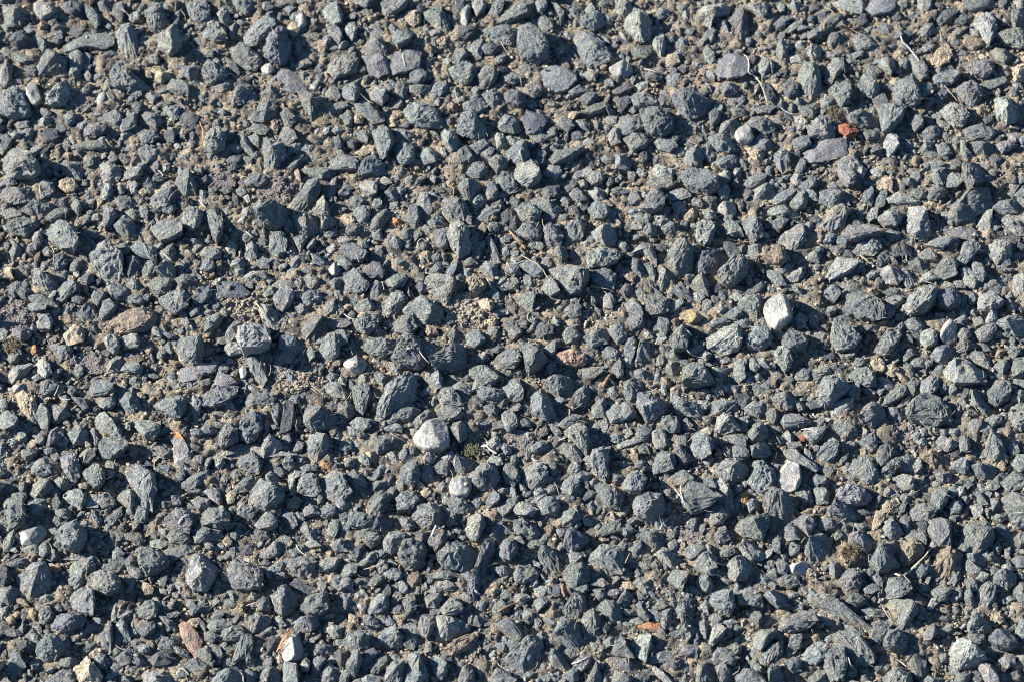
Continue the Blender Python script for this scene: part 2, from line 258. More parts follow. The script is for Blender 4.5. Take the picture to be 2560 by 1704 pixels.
# the survey of the stones
SURVEY = '''
b@360 364:348 374 354 358 364 348 376 342 384 350 382 366 368 376 354 384 348 380
g@894 175:871 203 876 189 886 181 898 173 910 173 914 187 906 195 894 201 882 207 874 207
b@138 434:113 432 118 428 132 427 142 436 144 450 140 470 132 470 124 456 118 444
g@854 366:834 384 836 372 846 366 852 364 860 368 872 372 876 380 874 388 862 392 850 390 838 387
b@489 590:459 610 469 602 481 594 491 586 499 590 501 602 493 614 483 620 471 618 461 614
b@421 506:402 512 409 502 421 498 433 500 439 508 437 520 427 526 413 524 405 520
b@36 520:15 530 28 520 38 518 46 522 48 536 44 544 34 548 26 551 20 546 16 536
b:527 36 532 28 540 28 549 34 559 46 563 55 555 60 542 62 535 52 529 44
l@226 299:218 313 222 303 228 297 240 299 248 307 250 319 240 327 224 329
k:100 293 110 289 126 286 138 285 144 291 142 301 132 305 118 307 106 307 101 301
l@104 231:83 239 90 229 98 226 106 231 113 237 113 253 108 259 94 259 88 251
b@804 275:774 285 780 273 792 271 804 274 810 283 814 291 808 297 794 295 782 293 776 289
l@186 526:171 530 176 514 182 510 192 514 200 522 198 532 190 544 178 544 172 538
b:477 32 480 27 487 27 499 34 507 45 505 52 493 58 480 57 476 44
l@882 330:868 340 872 336 876 330 884 327 894 334 906 344 907 352 900 354 890 352 878 354 870 348
g@784 584:764 586 772 580 782 582 794 590 806 602 804 610 796 612 788 610 780 602 770 594
w:381 402 387 396 395 388 401 386 409 389 413 398 413 410 405 415 393 415 383 409
l@27 144:5 148 10 140 20 138 27 144 35 150 37 160 30 165 10 165 3 157
b@248 448:228 462 230 452 240 442 250 444 260 452 262 459 252 468 240 470 230 466
g@714 454:702 466 704 456 710 451 720 454 730 462 732 474 722 482 706 480
b:360 330 366 318 372 308 386 314 392 334 384 339 370 338 364 336
l@676 301:650 311 658 305 672 300 682 303 684 311 680 323 666 327 652 321
b:0 92 6 83 15 80 22 86 27 96 29 106 22 110 10 110 0 107
g@529 251:505 249 517 244 533 245 543 250 541 259 535 269 525 272 519 263 511 257
l@894 592:873 602 878 592 884 588 896 592 906 600 908 606 900 612 888 614 880 616 874 608
p@222 522:210 530 212 520 218 517 232 520 242 528 242 538 240 543 228 543 216 541 212 536
b@553 510:539 515 545 508 553 502 569 504 575 516 573 528 561 528 549 522
k@874 508:855 524 860 512 866 507 874 504 886 510 886 522 880 530 870 532 858 530
b:618 94 622 86 632 85 644 87 656 92 658 98 650 104 642 108 634 110 630 102 620 98
b@600 460:582 464 586 457 596 452 608 454 612 464 610 474 600 480 586 476
b:372 104 377 96 389 94 403 100 407 112 407 118 399 114 389 119 377 114
b@58 207:42 215 48 208 58 204 66 208 72 215 74 225 69 234 58 231 46 222
b:588 106 600 100 612 103 620 111 618 122 608 127 596 124 592 114
d@252 36:246 38 250 30 256 25 264 29 268 48 264 58 256 61 248 58 246 50
w@724 281:702 287 706 279 716 273 724 275 730 285 728 295 720 301 714 305 708 299
P:740 142 754 132 774 128 778 130 779 142 774 145 754 150 742 150
g@397 285:377 281 387 274 397 279 407 285 409 293 401 295 397 299 387 299 377 293 371 287
g@906 484:886 490 890 483 902 481 912 483 916 492 914 500 904 506 896 507 888 498
d@447 506:448 494 454 497 455 508 447 526 441 542 440 552 431 544 431 536 437 524 441 510
g@632 225:614 241 616 231 622 225 632 224 638 233 638 247 632 254 624 255 616 249
b@770 350:754 356 758 348 770 346 780 352 782 358 774 364 766 368 764 374 756 374 748 368
l@854 265:829 287 836 275 844 269 850 264 862 265 862 275 858 281 850 289 838 292
b@294 376:280 390 280 378 286 371 294 372 302 379 312 384 310 390 292 397 286 396
b@746 494:742 502 748 494 756 490 766 494 766 514 752 518 742 516 740 508
g@628 566:622 562 626 550 628 546 636 546 640 554 638 568 640 582 632 590 624 584 628 574
g@774 558:750 550 758 548 770 554 782 562 796 570 804 578 796 579 782 572 768 567 756 560 748 556
g@842 554:815 554 820 549 832 550 842 556 846 562 838 570 830 579 822 572 817 562
b@385 604:377 600 385 600 391 610 394 624 391 632 381 634 371 628
l@852 193:834 203 836 192 846 190 854 197 858 215 852 221 840 219 835 211
b@519 574:508 586 515 576 517 568 527 570 533 574 537 588 533 598 523 594 513 592
g@748 62:734 70 740 57 750 58 756 68 756 84 746 91 738 84
b@602 370:586 376 586 366 590 363 606 366 616 368 616 380 606 384 596 388 590 382
b@310 438:292 444 298 436 308 434 316 440 324 454 316 460 304 459 296 452
b@415 322:396 334 407 325 417 316 427 318 430 328 428 338 419 339 407 340 399 339
b@698 428:688 444 692 432 694 424 702 423 712 432 714 442 710 450 700 453 692 448
b@180 322:161 322 166 312 184 311 188 324 185 334 176 338 168 335 164 328
g:918 462 924 454 932 453 948 456 952 470 940 478 928 470
b@666 456:628 464 630 450 636 447 646 448 654 456 656 464 646 472 636 474
g@115 30:106 30 112 23 120 24 125 30 126 40 129 50 126 56 118 57 112 50 108 41
b@764 604:757 606 762 598 770 596 776 598 780 610 778 622 770 628 762 622 758 614
g@50 50:33 64 38 53 44 47 50 47 62 54 62 68 48 69 33 71
b@70 492:53 494 60 484 72 481 80 490 79 500 72 508 60 506 54 500
P:498 68 507 63 517 65 529 68 530 76 522 84 513 86 501 80
b@650 163:626 163 634 158 650 159 660 165 662 175 654 179 642 177 632 173
g@870 478:851 484 856 476 864 475 875 478 876 494 874 504 864 503 858 494 853 488
l@928 96:915 94 920 88 928 86 934 90 938 98 940 104 936 112 926 115 918 110
P:662 60 668 52 678 52 688 56 690 66 682 72 670 74 662 72 658 67
d@66 568:46 576 50 565 58 563 76 564 80 570 76 578 64 582 56 582 48 579
l@588 13:574 21 578 14 584 9 592 12 600 22 598 36 592 39 586 37 580 30
b:431 438 437 430 449 426 457 432 460 440 453 450 443 452 435 446
g@76 526:61 530 64 520 76 513 86 513 89 522 80 532 72 540 66 541 62 534
l@411 574:401 568 411 566 423 568 429 572 427 580 417 586 411 590 401 589 402 580
l@496 157:473 163 475 151 483 145 495 149 498 161 496 168 485 173 479 169
l@417 257:390 261 395 254 407 254 419 258 420 263 414 271 413 279 409 281 403 275 393 267
b@926 295:916 297 924 291 938 288 950 293 950 307 934 309 924 303
l@427 207:411 219 415 209 423 206 432 213 434 225 433 234 422 238 417 231 415 223
g@374 506:366 510 372 500 378 498 392 504 392 518 380 524 370 520
l@684 237:660 255 670 247 678 239 686 237 690 245 686 255 676 264 668 265 662 261
b@499 364:488 376 489 364 497 358 505 360 511 372 511 382 503 386 493 382 488 380
b@252 188:236 203 242 195 250 189 258 188 264 195 264 205 256 212 244 211 238 207
b@200 476:180 476 188 466 204 466 212 474 212 482 204 486 192 484 182 482
g@694 478:676 484 682 478 690 475 706 473 708 478 706 486 702 498 694 492 684 492 678 488
l@96 528:80 534 86 528 98 527 110 529 112 538 106 546 98 548 90 544 82 540
t@82 612:67 616 74 608 80 603 86 610 92 618 94 624 90 630 74 632 70 622
b@399 472:379 476 383 466 395 462 405 466 407 476 403 484 393 486 385 482
P:360 62 364 50 376 48 388 50 386 64 374 68 362 70
b:821 84 826 76 838 73 844 80 848 94 842 99 830 96 822 90
b:808 104 812 96 824 95 834 99 832 108 824 113 820 122 812 123
l@646 336:628 356 628 340 632 336 640 336 648 334 652 342 658 352 650 355 638 355
p@262 542:250 550 258 540 264 538 270 544 276 550 270 558 268 564 260 568 254 564
g@724 568:716 576 722 568 738 562 748 566 752 574 742 580 728 582 720 580
g@740 213:714 219 720 212 730 207 738 207 742 215 740 223 734 229 728 235 722 227 716 223
b@230 390:220 396 222 388 230 378 240 380 242 392 236 404 228 409 222 404
b:188 364 200 358 212 354 220 356 218 364 208 372 196 376 188 374 184 370
G:59 43 70 38 85 33 97 32 105 36 104 43 95 46 80 44 72 46 66 49 60 49
b@826 616:812 624 820 616 828 613 838 618 840 628 832 636 816 634
p:768 458 772 452 782 445 792 448 802 458 798 464 784 466 774 462
b:141 374 152 368 164 362 172 364 172 374 166 386 160 386 150 380
l@674 428:660 434 664 426 676 422 686 427 690 432 684 440 678 444 672 446 666 440
l:302 61 306 56 316 52 326 49 330 56 328 66 318 70 308 73 302 67
g:138 209 144 203 158 204 168 209 168 217 160 221 148 223 140 217
b:188 191 194 186 200 189 206 207 206 217 200 227 196 221 192 207
g@298 546:276 562 282 550 292 546 302 544 304 552 302 562 296 566 284 567
b@535 522:517 527 523 520 535 517 543 524 543 534 535 540 529 544 523 536
g:212 46 222 42 230 44 240 53 242 57 236 66 228 65 222 59 214 55
p@896 169:884 163 886 151 896 149 906 157 908 165 900 171 891 177 886 171
l@548 235:540 241 543 233 553 230 567 229 573 235 569 241 559 247 551 245 545 249 541 247
b@814 504:799 520 806 508 812 498 818 504 822 514 828 522 820 524 808 528
g:103 70 109 62 118 67 128 74 138 80 125 84 107 82 101 80
g@547 564:535 570 541 562 546 560 553 568 555 582 547 592 539 588 536 580
g@481 8:457 24 463 13 471 6 481 0 491 2 489 14 475 20 467 24
b@290 169:264 189 276 179 280 171 288 166 294 170 294 179 286 189 278 194 270 195
g@774 299:764 313 768 303 778 300 788 307 792 313 786 321 770 323
g@914 396:906 418 908 406 914 396 920 404 928 420 926 426 916 428 908 424
p:152 478 160 470 176 470 178 482 174 492 162 490 153 484
b@80 544:65 550 70 542 80 540 88 546 86 560 86 567 74 563 66 558
b@250 135:242 137 242 128 252 130 262 135 264 145 254 155 244 154
b@134 510:127 516 132 508 144 508 154 512 156 518 148 526 136 529 130 524
b@356 126:342 121 352 116 360 120 364 130 356 146 352 148 346 138 346 128
l@778 191:755 207 760 199 768 193 776 190 782 195 778 205 776 211 762 216 756 213
b:479 434 485 428 497 426 503 432 504 442 497 448 489 449 481 444
w@736 432:716 442 718 432 726 425 734 428 738 436 736 446 732 452 724 452 716 446
b@212 620:194 632 202 620 214 616 222 620 224 632 208 638
b:809 442 809 434 818 426 828 419 840 420 841 432 836 436 826 432 818 442
l@924 229:903 227 910 221 924 220 931 225 930 237 918 243 910 235
b:422 115 425 108 435 106 443 113 447 119 446 128 437 128 427 126 421 122
g@678 512:668 520 672 514 682 510 690 518 692 526 686 534 676 536 670 530
b@495 322:478 318 484 317 493 319 498 324 506 332 495 340 487 345 483 340 483 328
l@158 42:144 35 152 30 160 23 165 27 168 38 164 48 155 51 147 44
p:0 177 5 174 20 173 30 171 31 179 28 186 20 188 10 190 2 185
l@912 18:895 22 904 12 912 12 917 20 916 34 910 42 906 38 900 30
b:547 448 553 444 567 450 575 456 571 470 561 468 553 460
P:252 73 258 67 262 63 268 67 282 76 282 82 270 86 262 84 256 78
b@423 183:405 193 411 185 423 183 429 189 433 199 427 203 415 205 409 199
b@940 378:929 384 930 376 940 372 952 376 950 392 940 396 932 392
g:804 325 810 313 816 303 826 301 831 307 824 321 814 329
b@46 590:33 598 40 590 46 586 56 588 60 596 54 606 42 608 34 604
b@646 402:634 412 636 400 644 396 652 402 656 410 654 420 646 423 638 418
p:877 84 884 77 894 76 904 84 903 92 894 100 888 97 882 90
b@513 348:501 354 505 346 517 345 527 350 528 360 517 368 511 362 503 358
b@238 25:224 34 230 26 238 24 242 16 252 20 254 26 246 32 240 36 236 42 226 42
p@682 18:670 20 678 9 682 8 688 16 690 32 682 39 676 34 672 27
l@944 257:928 263 934 253 942 249 950 257 950 269 942 275 932 273
b@551 414:541 422 545 414 555 412 559 420 561 434 559 442 551 440 545 432
k@840 500:826 508 832 498 840 495 848 500 852 506 844 514 834 520 828 518
b@170 270:146 275 154 270 168 269 175 274 173 283 162 289 152 285 147 279
b@298 400:282 408 284 400 292 398 302 402 304 410 296 418 292 424 286 423 282 416
d@648 233:640 245 644 233 650 229 662 230 662 239 660 249 650 252 642 249
b@366 612:354 626 356 614 364 607 372 608 374 620 370 632 358 632
g:336 314 354 310 364 316 362 326 352 330 342 327 334 320
b:686 313 692 303 702 301 710 307 710 317 700 323 688 321
L:155 402 164 398 170 406 176 418 176 426 166 431 161 426 160 420 160 410
b:338 404 348 399 364 398 372 402 366 410 356 413 348 418 342 410
b:40 628 54 617 66 616 70 626 66 634 44 634
g@501 506:495 510 497 503 505 504 513 510 519 520 515 528 505 528 499 520
b:226 105 238 95 248 92 256 98 254 107 242 113 230 110
b@670 448:658 462 658 446 662 440 668 442 674 454 676 464 670 470 662 468
l:131 622 140 616 152 617 160 624 158 632 136 634
b:908 360 916 352 926 350 932 356 928 368 918 374 910 370
d@922 582:909 588 916 580 926 577 934 586 936 596 928 599 916 596
P:165 348 167 340 180 336 200 334 198 342 180 350 168 352
p@814 211:774 217 780 209 792 207 804 211 810 215 808 219 792 221 782 224
p@804 380:789 386 794 376 802 372 810 374 816 382 814 390 802 392 794 390
b@362 494:352 498 358 490 366 487 378 492 378 500 368 504 360 510 354 506
l:916 34 922 30 936 28 946 30 946 44 938 46 924 41
b:106 362 114 358 122 356 128 366 130 376 124 379 116 379 108 370
b@352 458:338 460 344 454 352 452 360 457 358 466 348 476 338 474
p:264 522 268 516 282 512 292 518 288 528 280 532 266 528
b:326 96 332 90 346 97 354 108 354 113 344 114 336 108 328 102
b:566 108 574 106 588 107 592 120 578 124 568 124
b@248 616:238 628 242 618 248 611 260 616 260 628 250 634 240 634
r2:165 576 168 573 174 574 181 582 186 590 184 602 180 605 174 598 168 588
l:42 98 44 90 52 80 60 74 66 77 66 88 60 97 50 98
l:742 118 754 109 762 112 768 120 768 127 754 129 744 127
b@690 618:676 622 684 617 694 617 704 624 706 632 680 634
l:270 201 280 194 288 198 292 205 292 213 286 217 276 216 272 209
l@443 476:427 484 431 474 439 470 445 474 447 484 439 498 433 497 429 488
g@459 620:448 632 453 618 457 614 467 618 475 628 469 636
b:354 388 368 372 380 374 388 378 382 386 366 390 358 390
l@104 386:86 386 92 378 96 378 104 388 112 394 112 402 104 403 98 400 88 392
b@112 406:91 412 94 406 104 403 114 406 116 414 110 420 102 424 95 422
b@469 322:453 332 459 324 469 320 478 326 480 334 473 340 463 339 457 338
b@586 438:572 444 574 438 582 432 592 436 596 442 590 454 580 454 574 450
b@794 426:780 432 784 426 792 425 804 429 809 438 804 445 796 445 788 438
d@525 490:518 500 521 488 527 484 535 490 543 498 535 504 527 509 519 504
l:865 102 872 96 884 99 892 108 886 118 878 117 868 108
g@296 291:270 299 278 295 288 291 296 291 296 297 284 311 278 315 272 307
b@670 552:652 552 656 546 666 544 674 546 676 558 672 566 664 564 656 558
b@776 472:760 472 768 462 784 464 790 472 788 479 778 480 768 476
b@826 586:812 590 818 582 828 580 836 586 836 596 828 601 818 598 813 594
b:188 60 192 57 200 60 208 64 210 71 204 76 194 79 188 75 186 70
b@768 408:754 414 758 406 766 404 772 408 772 418 766 424 754 428 748 422
g:718 317 726 305 736 306 744 313 740 323 724 325
p@786 528:772 534 778 526 784 524 790 526 794 536 790 544 780 548 774 542
b@94 432:76 436 82 428 90 426 97 432 98 442 92 450 86 450 80 442
g:431 340 435 338 447 337 455 342 463 348 455 354 449 356 439 350 433 346
l:348 287 356 275 360 269 368 271 374 275 372 281 364 291 356 291
g@698 277:678 281 686 273 698 272 704 279 702 289 696 297 690 289 684 285
g@630 372:618 370 618 361 624 368 634 370 642 372 648 376 646 384 638 384 628 382 622 380
b@824 532:814 542 818 532 828 531 836 536 838 544 830 550 820 550 814 548
g@214 392:202 398 206 392 216 387 220 394 220 406 210 412 204 414 202 406
b@912 538:898 548 902 540 910 536 916 546 916 558 908 564 900 558
b@286 438:274 446 278 438 286 435 294 440 296 452 290 456 280 456 274 452
b@527 546:519 560 525 550 533 545 539 550 539 562 531 568 521 568 515 564
g@142 392:120 388 122 382 134 384 142 388 146 398 142 405 134 404 128 396
g:140 6 150 7 153 17 152 24 148 31 141 29 136 22 133 14
g@174 163:161 171 166 160 174 157 180 167 180 179 170 183 163 177
g@13 8:3 9 8 4 16 5 25 9 24 16 19 24 9 25 4 19
g@535 394:518 396 527 392 537 390 541 398 543 410 540 420 535 410 525 404
b@616 418:602 426 604 418 610 415 620 416 622 426 620 432 612 434 602 436 600 432
w@270 592:260 596 266 588 274 586 278 592 280 606 272 608 264 610 260 606
b@752 598:736 604 744 596 752 592 762 594 762 606 750 612 742 610
b@238 424:218 424 224 416 232 414 238 420 242 426 238 436 228 433 220 430
g:413 64 422 60 432 59 439 66 437 73 431 79 423 77 417 72
D:200 265 206 260 220 261 230 271 226 275 208 275 202 273
l@804 221:784 233 788 223 800 219 810 221 812 229 804 236 790 235
b@483 482:471 486 475 478 481 477 493 482 499 494 489 496 475 492
g:549 558 557 552 571 554 573 570 563 574 555 566
g@716 592:698 604 708 594 718 587 722 590 720 602 712 612 704 612 700 610
P:334 54 348 52 356 56 358 68 348 73 340 70 338 61
r:508 330 517 324 527 322 537 326 540 330 537 337 527 338 515 335
g@286 92:274 87 282 86 292 88 300 94 294 104 286 110 280 100
b:316 255 326 249 332 254 340 263 338 269 332 271 322 265 318 269 316 263
b:364 460 368 452 378 450 386 460 380 470 366 472
g@700 544:678 552 682 544 690 540 698 544 704 554 702 560 690 558 680 556
b:6 209 13 202 24 201 34 205 36 209 28 212 24 219 13 217 8 213
g:324 356 334 351 340 356 342 364 338 374 334 383 328 378 326 370 330 362 326 360
D:481 112 485 104 499 107 503 114 497 125 485 125
l@790 241:760 255 766 243 770 237 782 237 786 243 780 253 772 255 764 258
k:413 594 425 588 435 582 441 582 439 590 429 600 417 604 409 600
g@232 328:228 328 230 324 238 326 244 334 246 350 242 357 236 350 230 338
p@604 175:588 193 596 185 600 175 608 174 612 187 610 193 602 197 592 195
g@630 299:616 315 622 303 630 297 634 307 632 323 620 325
b:762 84 770 76 780 77 784 88 782 97 774 99 768 92
b@481 132:465 142 475 132 481 127 487 136 488 146 481 151 473 150
l:919 201 926 195 938 199 944 207 944 217 936 217 928 211
b@328 586:314 591 322 584 334 582 340 588 338 597 328 602 320 597
g@646 614:640 624 642 612 650 610 658 620 658 632 644 634
g:390 12 397 8 405 6 410 12 413 22 417 28 413 31 406 28 399 20 391 17
p:888 62 896 56 906 56 914 60 916 68 904 73 894 70
b:543 255 549 248 561 249 567 255 565 267 555 267 547 261
g:778 108 786 102 798 103 806 109 806 116 796 119 782 114
b@774 177:754 179 760 175 774 175 780 179 774 187 764 193 758 191 754 187
w:19 490 26 485 36 482 43 486 42 492 38 498 28 501 20 501
b:447 34 457 26 469 25 475 30 475 38 469 42 457 40
b:56 422 64 418 70 418 74 428 74 438 68 444 62 438 57 430
g:780 346 790 340 802 339 806 348 807 356 798 357 790 354 784 350
l@916 273:898 279 902 271 912 269 924 279 920 284 908 288 900 285
b@306 322:294 324 296 312 308 310 314 318 312 328 306 332 300 330
b:320 484 320 474 328 470 342 472 344 480 336 486 326 487 320 484
l@555 208:545 215 551 209 561 207 567 213 567 225 557 227 549 223
l@684 498:680 504 686 495 694 500 706 508 702 516 692 517 684 510
l:90 151 100 148 110 153 112 161 108 167 98 168 92 163
b:212 92 218 78 226 75 232 78 232 88 226 96 214 99
b@455 358:439 360 443 356 455 357 471 360 465 368 453 371 443 368
b:171 4 188 2 194 8 194 18 188 22 182 22 175 17 177 10
b:330 157 336 147 344 144 354 152 356 160 330 162
b@531 201:520 209 525 203 533 201 539 207 537 217 530 224 523 223 520 217
P:797 10 802 2 814 -3 822 1 824 8 818 13 804 15
l@596 586:584 598 586 583 598 583 600 594 594 610 586 604
b@364 582:348 588 354 580 364 577 372 586 370 594 358 597 350 592
g@648 510:638 518 642 512 650 509 658 512 660 524 656 530 648 528 640 524
g@20 474:8 486 6 474 10 466 22 462 24 472 22 482 14 486
b:360 32 366 25 374 24 382 28 378 40 366 46 362 40
l@244 281:238 287 240 279 248 281 256 289 258 301 252 305 242 297
b@696 201:682 207 686 201 696 201 702 209 702 219 694 223 686 217
b@467 498:458 504 465 494 471 495 477 502 477 508 469 518 463 516 458 510
g:294 622 296 612 302 609 312 616 314 624 302 630 292 630
g@706 584:692 582 700 578 714 577 716 582 708 592 700 600 694 596 696 588
w:413 448 417 440 427 439 433 442 434 450 429 458 421 458 414 454
l:188 128 194 122 202 120 208 128 206 138 196 142 188 138
p@910 614:899 612 906 608 912 609 918 622 920 632 910 634 904 622
g:474 193 481 187 491 190 498 197 497 203 489 207 481 205 477 199
g:684 116 692 108 704 108 712 114 714 120 704 124 692 120
g:537 313 545 303 555 301 561 309 559 317 545 321
t:20 369 14 364 22 360 32 364 35 374 34 382 28 386 20 378
p:54 153 60 147 74 149 78 157 75 166 68 166 58 159
b:224 368 232 362 248 362 254 368 248 374 236 375 228 376
g@429 612:421 624 425 614 430 610 435 614 439 626 435 634 423 634
d@876 269:861 275 866 269 876 267 884 271 882 283 872 286 864 281
l@670 384:658 392 660 384 666 380 672 382 680 390 682 396 672 397 662 400 658 396
g:505 148 511 140 537 136 538 140 523 150 509 153
k@710 229:698 237 706 231 714 226 722 231 724 241 718 247 708 243
b:837 470 844 463 854 464 864 470 854 480 840 478
g:472 528 477 521 489 520 497 526 495 532 483 537 475 536
p:138 183 148 177 158 173 161 179 157 189 150 195 142 193
l@706 169:688 185 694 175 704 169 712 171 714 179 708 185 696 188
g@338 293:324 297 336 293 348 289 352 291 348 301 338 309 330 305
g@346 36:330 48 338 37 344 33 354 38 356 47 350 52 338 50
t:58 309 66 299 74 297 79 305 76 315 62 319
l@820 247:807 253 812 245 820 244 828 249 831 257 826 263 816 261 811 257
p@722 364:710 368 716 360 724 358 732 366 734 374 726 378 718 376 714 372
b@872 239:860 249 866 241 874 237 881 245 880 255 868 258 862 255
l@248 400:238 414 242 404 248 398 258 406 260 412 250 418 242 423
g:744 624 752 616 762 616 762 634 742 634
g:532 22 540 14 549 11 559 15 557 22 547 29 537 26
l:475 215 481 208 494 205 499 209 499 219 493 223 481 220
g:362 299 368 291 380 291 384 303 376 309 364 307
g@596 275:594 287 598 274 606 272 614 277 616 287 608 291 600 291
b@890 227:881 237 886 225 894 221 902 227 900 233 892 239 888 245 882 245
g@42 444:26 454 30 444 38 438 46 440 50 450 42 454 32 458
l:648 476 652 466 662 464 670 474 666 482 656 484
b@666 130:652 130 660 125 670 126 678 132 678 138 670 142 660 140
k@858 418:846 420 852 415 860 416 870 420 876 422 872 430 862 432 854 426
g@238 568:228 576 230 567 236 564 248 566 250 572 242 580 232 583
l@37 250:30 251 34 248 42 253 52 262 48 271 40 269 31 262
b@463 161:456 165 462 159 471 159 477 169 477 175 469 179 463 177
b:368 434 374 427 384 426 388 438 380 448 370 442
b:350 3 358 0 376 0 374 8 364 14 356 17 352 10
l@658 14:644 10 652 5 664 4 672 7 670 13 658 16 654 25 648 22 650 15
b:29 430 34 422 42 419 50 424 48 436 38 438 30 436
b@268 612:260 616 262 609 270 610 276 620 274 630 262 634
b@662 602:654 606 660 596 670 598 680 606 676 612 664 612 656 611
p@102 578:88 584 96 574 102 571 104 578 104 588 102 600 96 596 90 590
b:248 219 254 214 260 215 264 223 264 233 256 237 248 233
b@354 550:338 560 342 552 348 545 358 546 358 558 354 562 346 564 340 566
l:167 202 174 192 182 192 187 199 184 209 177 213 170 209
b:20 193 32 187 42 187 50 191 46 197 36 203 28 199
b@712 616:706 620 710 612 718 614 724 624 722 634 708 632
b:364 146 366 134 382 133 382 148 370 153
l:759 66 766 55 774 54 778 62 772 70 764 79 759 76
b:886 120 898 118 912 118 916 124 910 130 896 130 888 126
l@76 458:56 456 62 451 74 449 80 454 80 462 74 468 66 464
g@481 356:463 356 467 350 477 348 481 358 481 368 475 370 467 366
l@417 360:403 364 407 359 415 358 423 364 427 374 421 374 413 374 405 374
g@527 474:511 478 517 470 531 467 535 478 525 484 515 485
b@900 570:890 576 894 568 902 567 914 574 912 580 902 584 892 582
g:190 27 200 20 208 30 210 38 198 40 188 36 186 31
p@507 207:499 211 505 207 513 209 519 219 517 224 508 229 502 223
b@600 496:586 494 592 490 604 488 610 494 612 503 602 506 596 502
b@924 528:913 532 918 526 930 524 936 530 934 538 924 542 916 538
d@868 322:856 328 860 319 872 317 878 322 876 330 872 336 864 334
b:934 538 938 534 948 538 948 560 940 556 932 546
d:136 606 142 598 156 598 162 606 154 612 142 613
g:405 124 411 118 419 119 424 130 421 139 415 140 409 134
b:294 314 304 307 314 303 322 309 320 317 300 319
b:566 297 572 295 580 305 578 314 568 317 560 307
l:712 326 716 320 726 319 730 328 728 338 722 343 716 336
b:105 210 113 200 120 201 126 209 124 219 118 220 110 216
l@652 207:640 219 642 209 650 204 656 207 658 215 654 225 648 226 642 223
b:0 380 6 378 14 382 18 388 14 394 4 396 -6 390
g@932 438:921 444 928 438 934 435 944 438 942 448 930 454 924 450
b:628 150 632 140 642 136 648 144 646 152 636 157
b:519 440 523 438 531 434 535 440 533 450 525 456 517 453 516 446
g:767 392 768 387 776 387 786 390 790 396 788 402 778 404 770 398
b@226 588:214 612 216 600 224 590 230 584 234 588 232 600 224 607 216 612
g:459 112 465 107 475 109 481 120 473 124 461 122 457 118
g@842 606:834 610 844 600 852 610 853 618 846 626 840 620
b:858 72 862 68 874 66 884 65 882 74 874 80 866 80 860 77
g@505 185:488 185 497 182 511 187 518 193 511 200 503 195 493 193
b:380 384 385 380 393 374 399 374 401 382 393 392 383 394 380 390
b:120 229 128 224 140 226 145 233 144 241 134 239 124 235
p:385 572 389 565 399 566 401 572 399 582 393 589 387 584
g@407 608:395 608 399 601 409 608 413 618 407 626 401 626
k:770 504 776 499 784 504 790 512 788 518 780 522 774 516
g:354 257 360 251 372 249 376 257 372 264 362 267 356 264
g:26 460 34 456 44 456 46 464 40 472 30 474 26 466
b:320 436 326 432 334 436 338 444 334 454 328 456 324 450
b@712 544:702 550 708 544 716 541 726 550 726 557 716 560 710 556
p@790 492:780 496 784 490 792 489 798 494 803 502 798 508 788 504 781 501
b@720 140:712 144 718 138 728 141 728 156 720 160 714 152
g@451 67:438 72 443 65 451 63 459 68 456 76 449 82 443 83
b:580 92 586 86 596 88 606 92 606 97 594 101 584 100
b:884 0 914 0 916 6 904 10 892 11 886 6
g@431 170:422 175 427 169 435 168 443 169 444 175 439 181 433 189 427 181
b:166 446 172 440 184 434 192 430 194 440 180 448 168 450
b@469 574:457 576 461 572 473 572 481 580 483 588 477 590 465 583
p@576 606:560 606 570 604 582 606 590 616 582 620 570 616
b:304 150 310 145 322 143 330 150 328 157 308 157
l:766 4 774 0 792 0 798 8 792 13 784 12 774 8
g:514 412 519 407 531 407 535 416 536 424 527 425 519 418
b:461 434 465 426 471 426 477 432 479 442 473 448 465 444
b:574 130 582 124 594 124 598 132 592 138 582 141
T:856 56 864 46 870 39 874 44 876 52 874 58 862 62 857 60
g:856 462 858 452 864 448 872 452 872 462 866 472 860 468
g@262 267:252 277 256 269 266 267 272 271 268 281 260 287 254 283
b:402 382 407 374 415 372 425 376 426 384 417 386 413 388 405 386
d:462 88 471 81 481 84 483 94 477 100 467 97
b:314 82 320 76 326 75 332 82 330 92 326 96 318 92 314 88
b@776 157:770 157 776 149 784 157 788 165 786 173 780 174 774 167
b:912 189 920 185 934 183 938 191 936 197 924 197 914 193
l:720 416 726 413 732 414 740 424 750 428 754 432 750 435 742 432 734 428 724 422
b:718 388 722 382 732 381 746 386 748 390 732 393 722 394
l@415 554:405 562 411 552 416 548 423 554 427 562 419 567 409 567
g:64 50 71 45 76 49 78 56 75 65 69 73 64 71 66 61
b@509 600:506 610 507 597 513 598 519 608 527 612 521 618 509 618
b@16 602:5 618 8 608 12 600 18 602 24 614 18 620 10 622
l:296 11 302 5 310 1 312 8 316 16 314 22 308 24 300 18
b:411 462 417 457 427 459 437 467 427 472 415 472
b@280 568:270 578 272 570 278 567 292 567 294 574 286 580 276 581
l@610 508:604 510 610 504 618 507 626 516 626 524 618 524 610 518
g@804 78:789 80 794 72 804 73 809 80 808 87 802 90 794 88
b@874 219:851 225 858 219 870 217 882 219 876 225 868 231 858 229
b@100 354:82 358 86 351 94 350 104 356 106 362 98 364 90 365 84 364
w:316 330 318 328 322 330 326 327 334 328 338 334 334 342 324 343 320 338 316 336
l:764 370 774 368 785 369 784 376 778 382 766 384 764 376
b:204 583 208 578 220 575 226 580 226 588 216 590 206 590
w@876 297:864 309 868 299 876 295 882 303 880 313 870 317
d@264 372:258 398 260 388 264 372 264 368 270 370 272 386 268 396 262 399
b@820 482:812 488 814 479 820 477 826 482 832 490 826 495 818 497 813 492
b@316 229:316 227 324 225 334 229 338 235 334 241 324 241 318 236
b:662 114 668 109 678 108 682 116 674 124 662 125
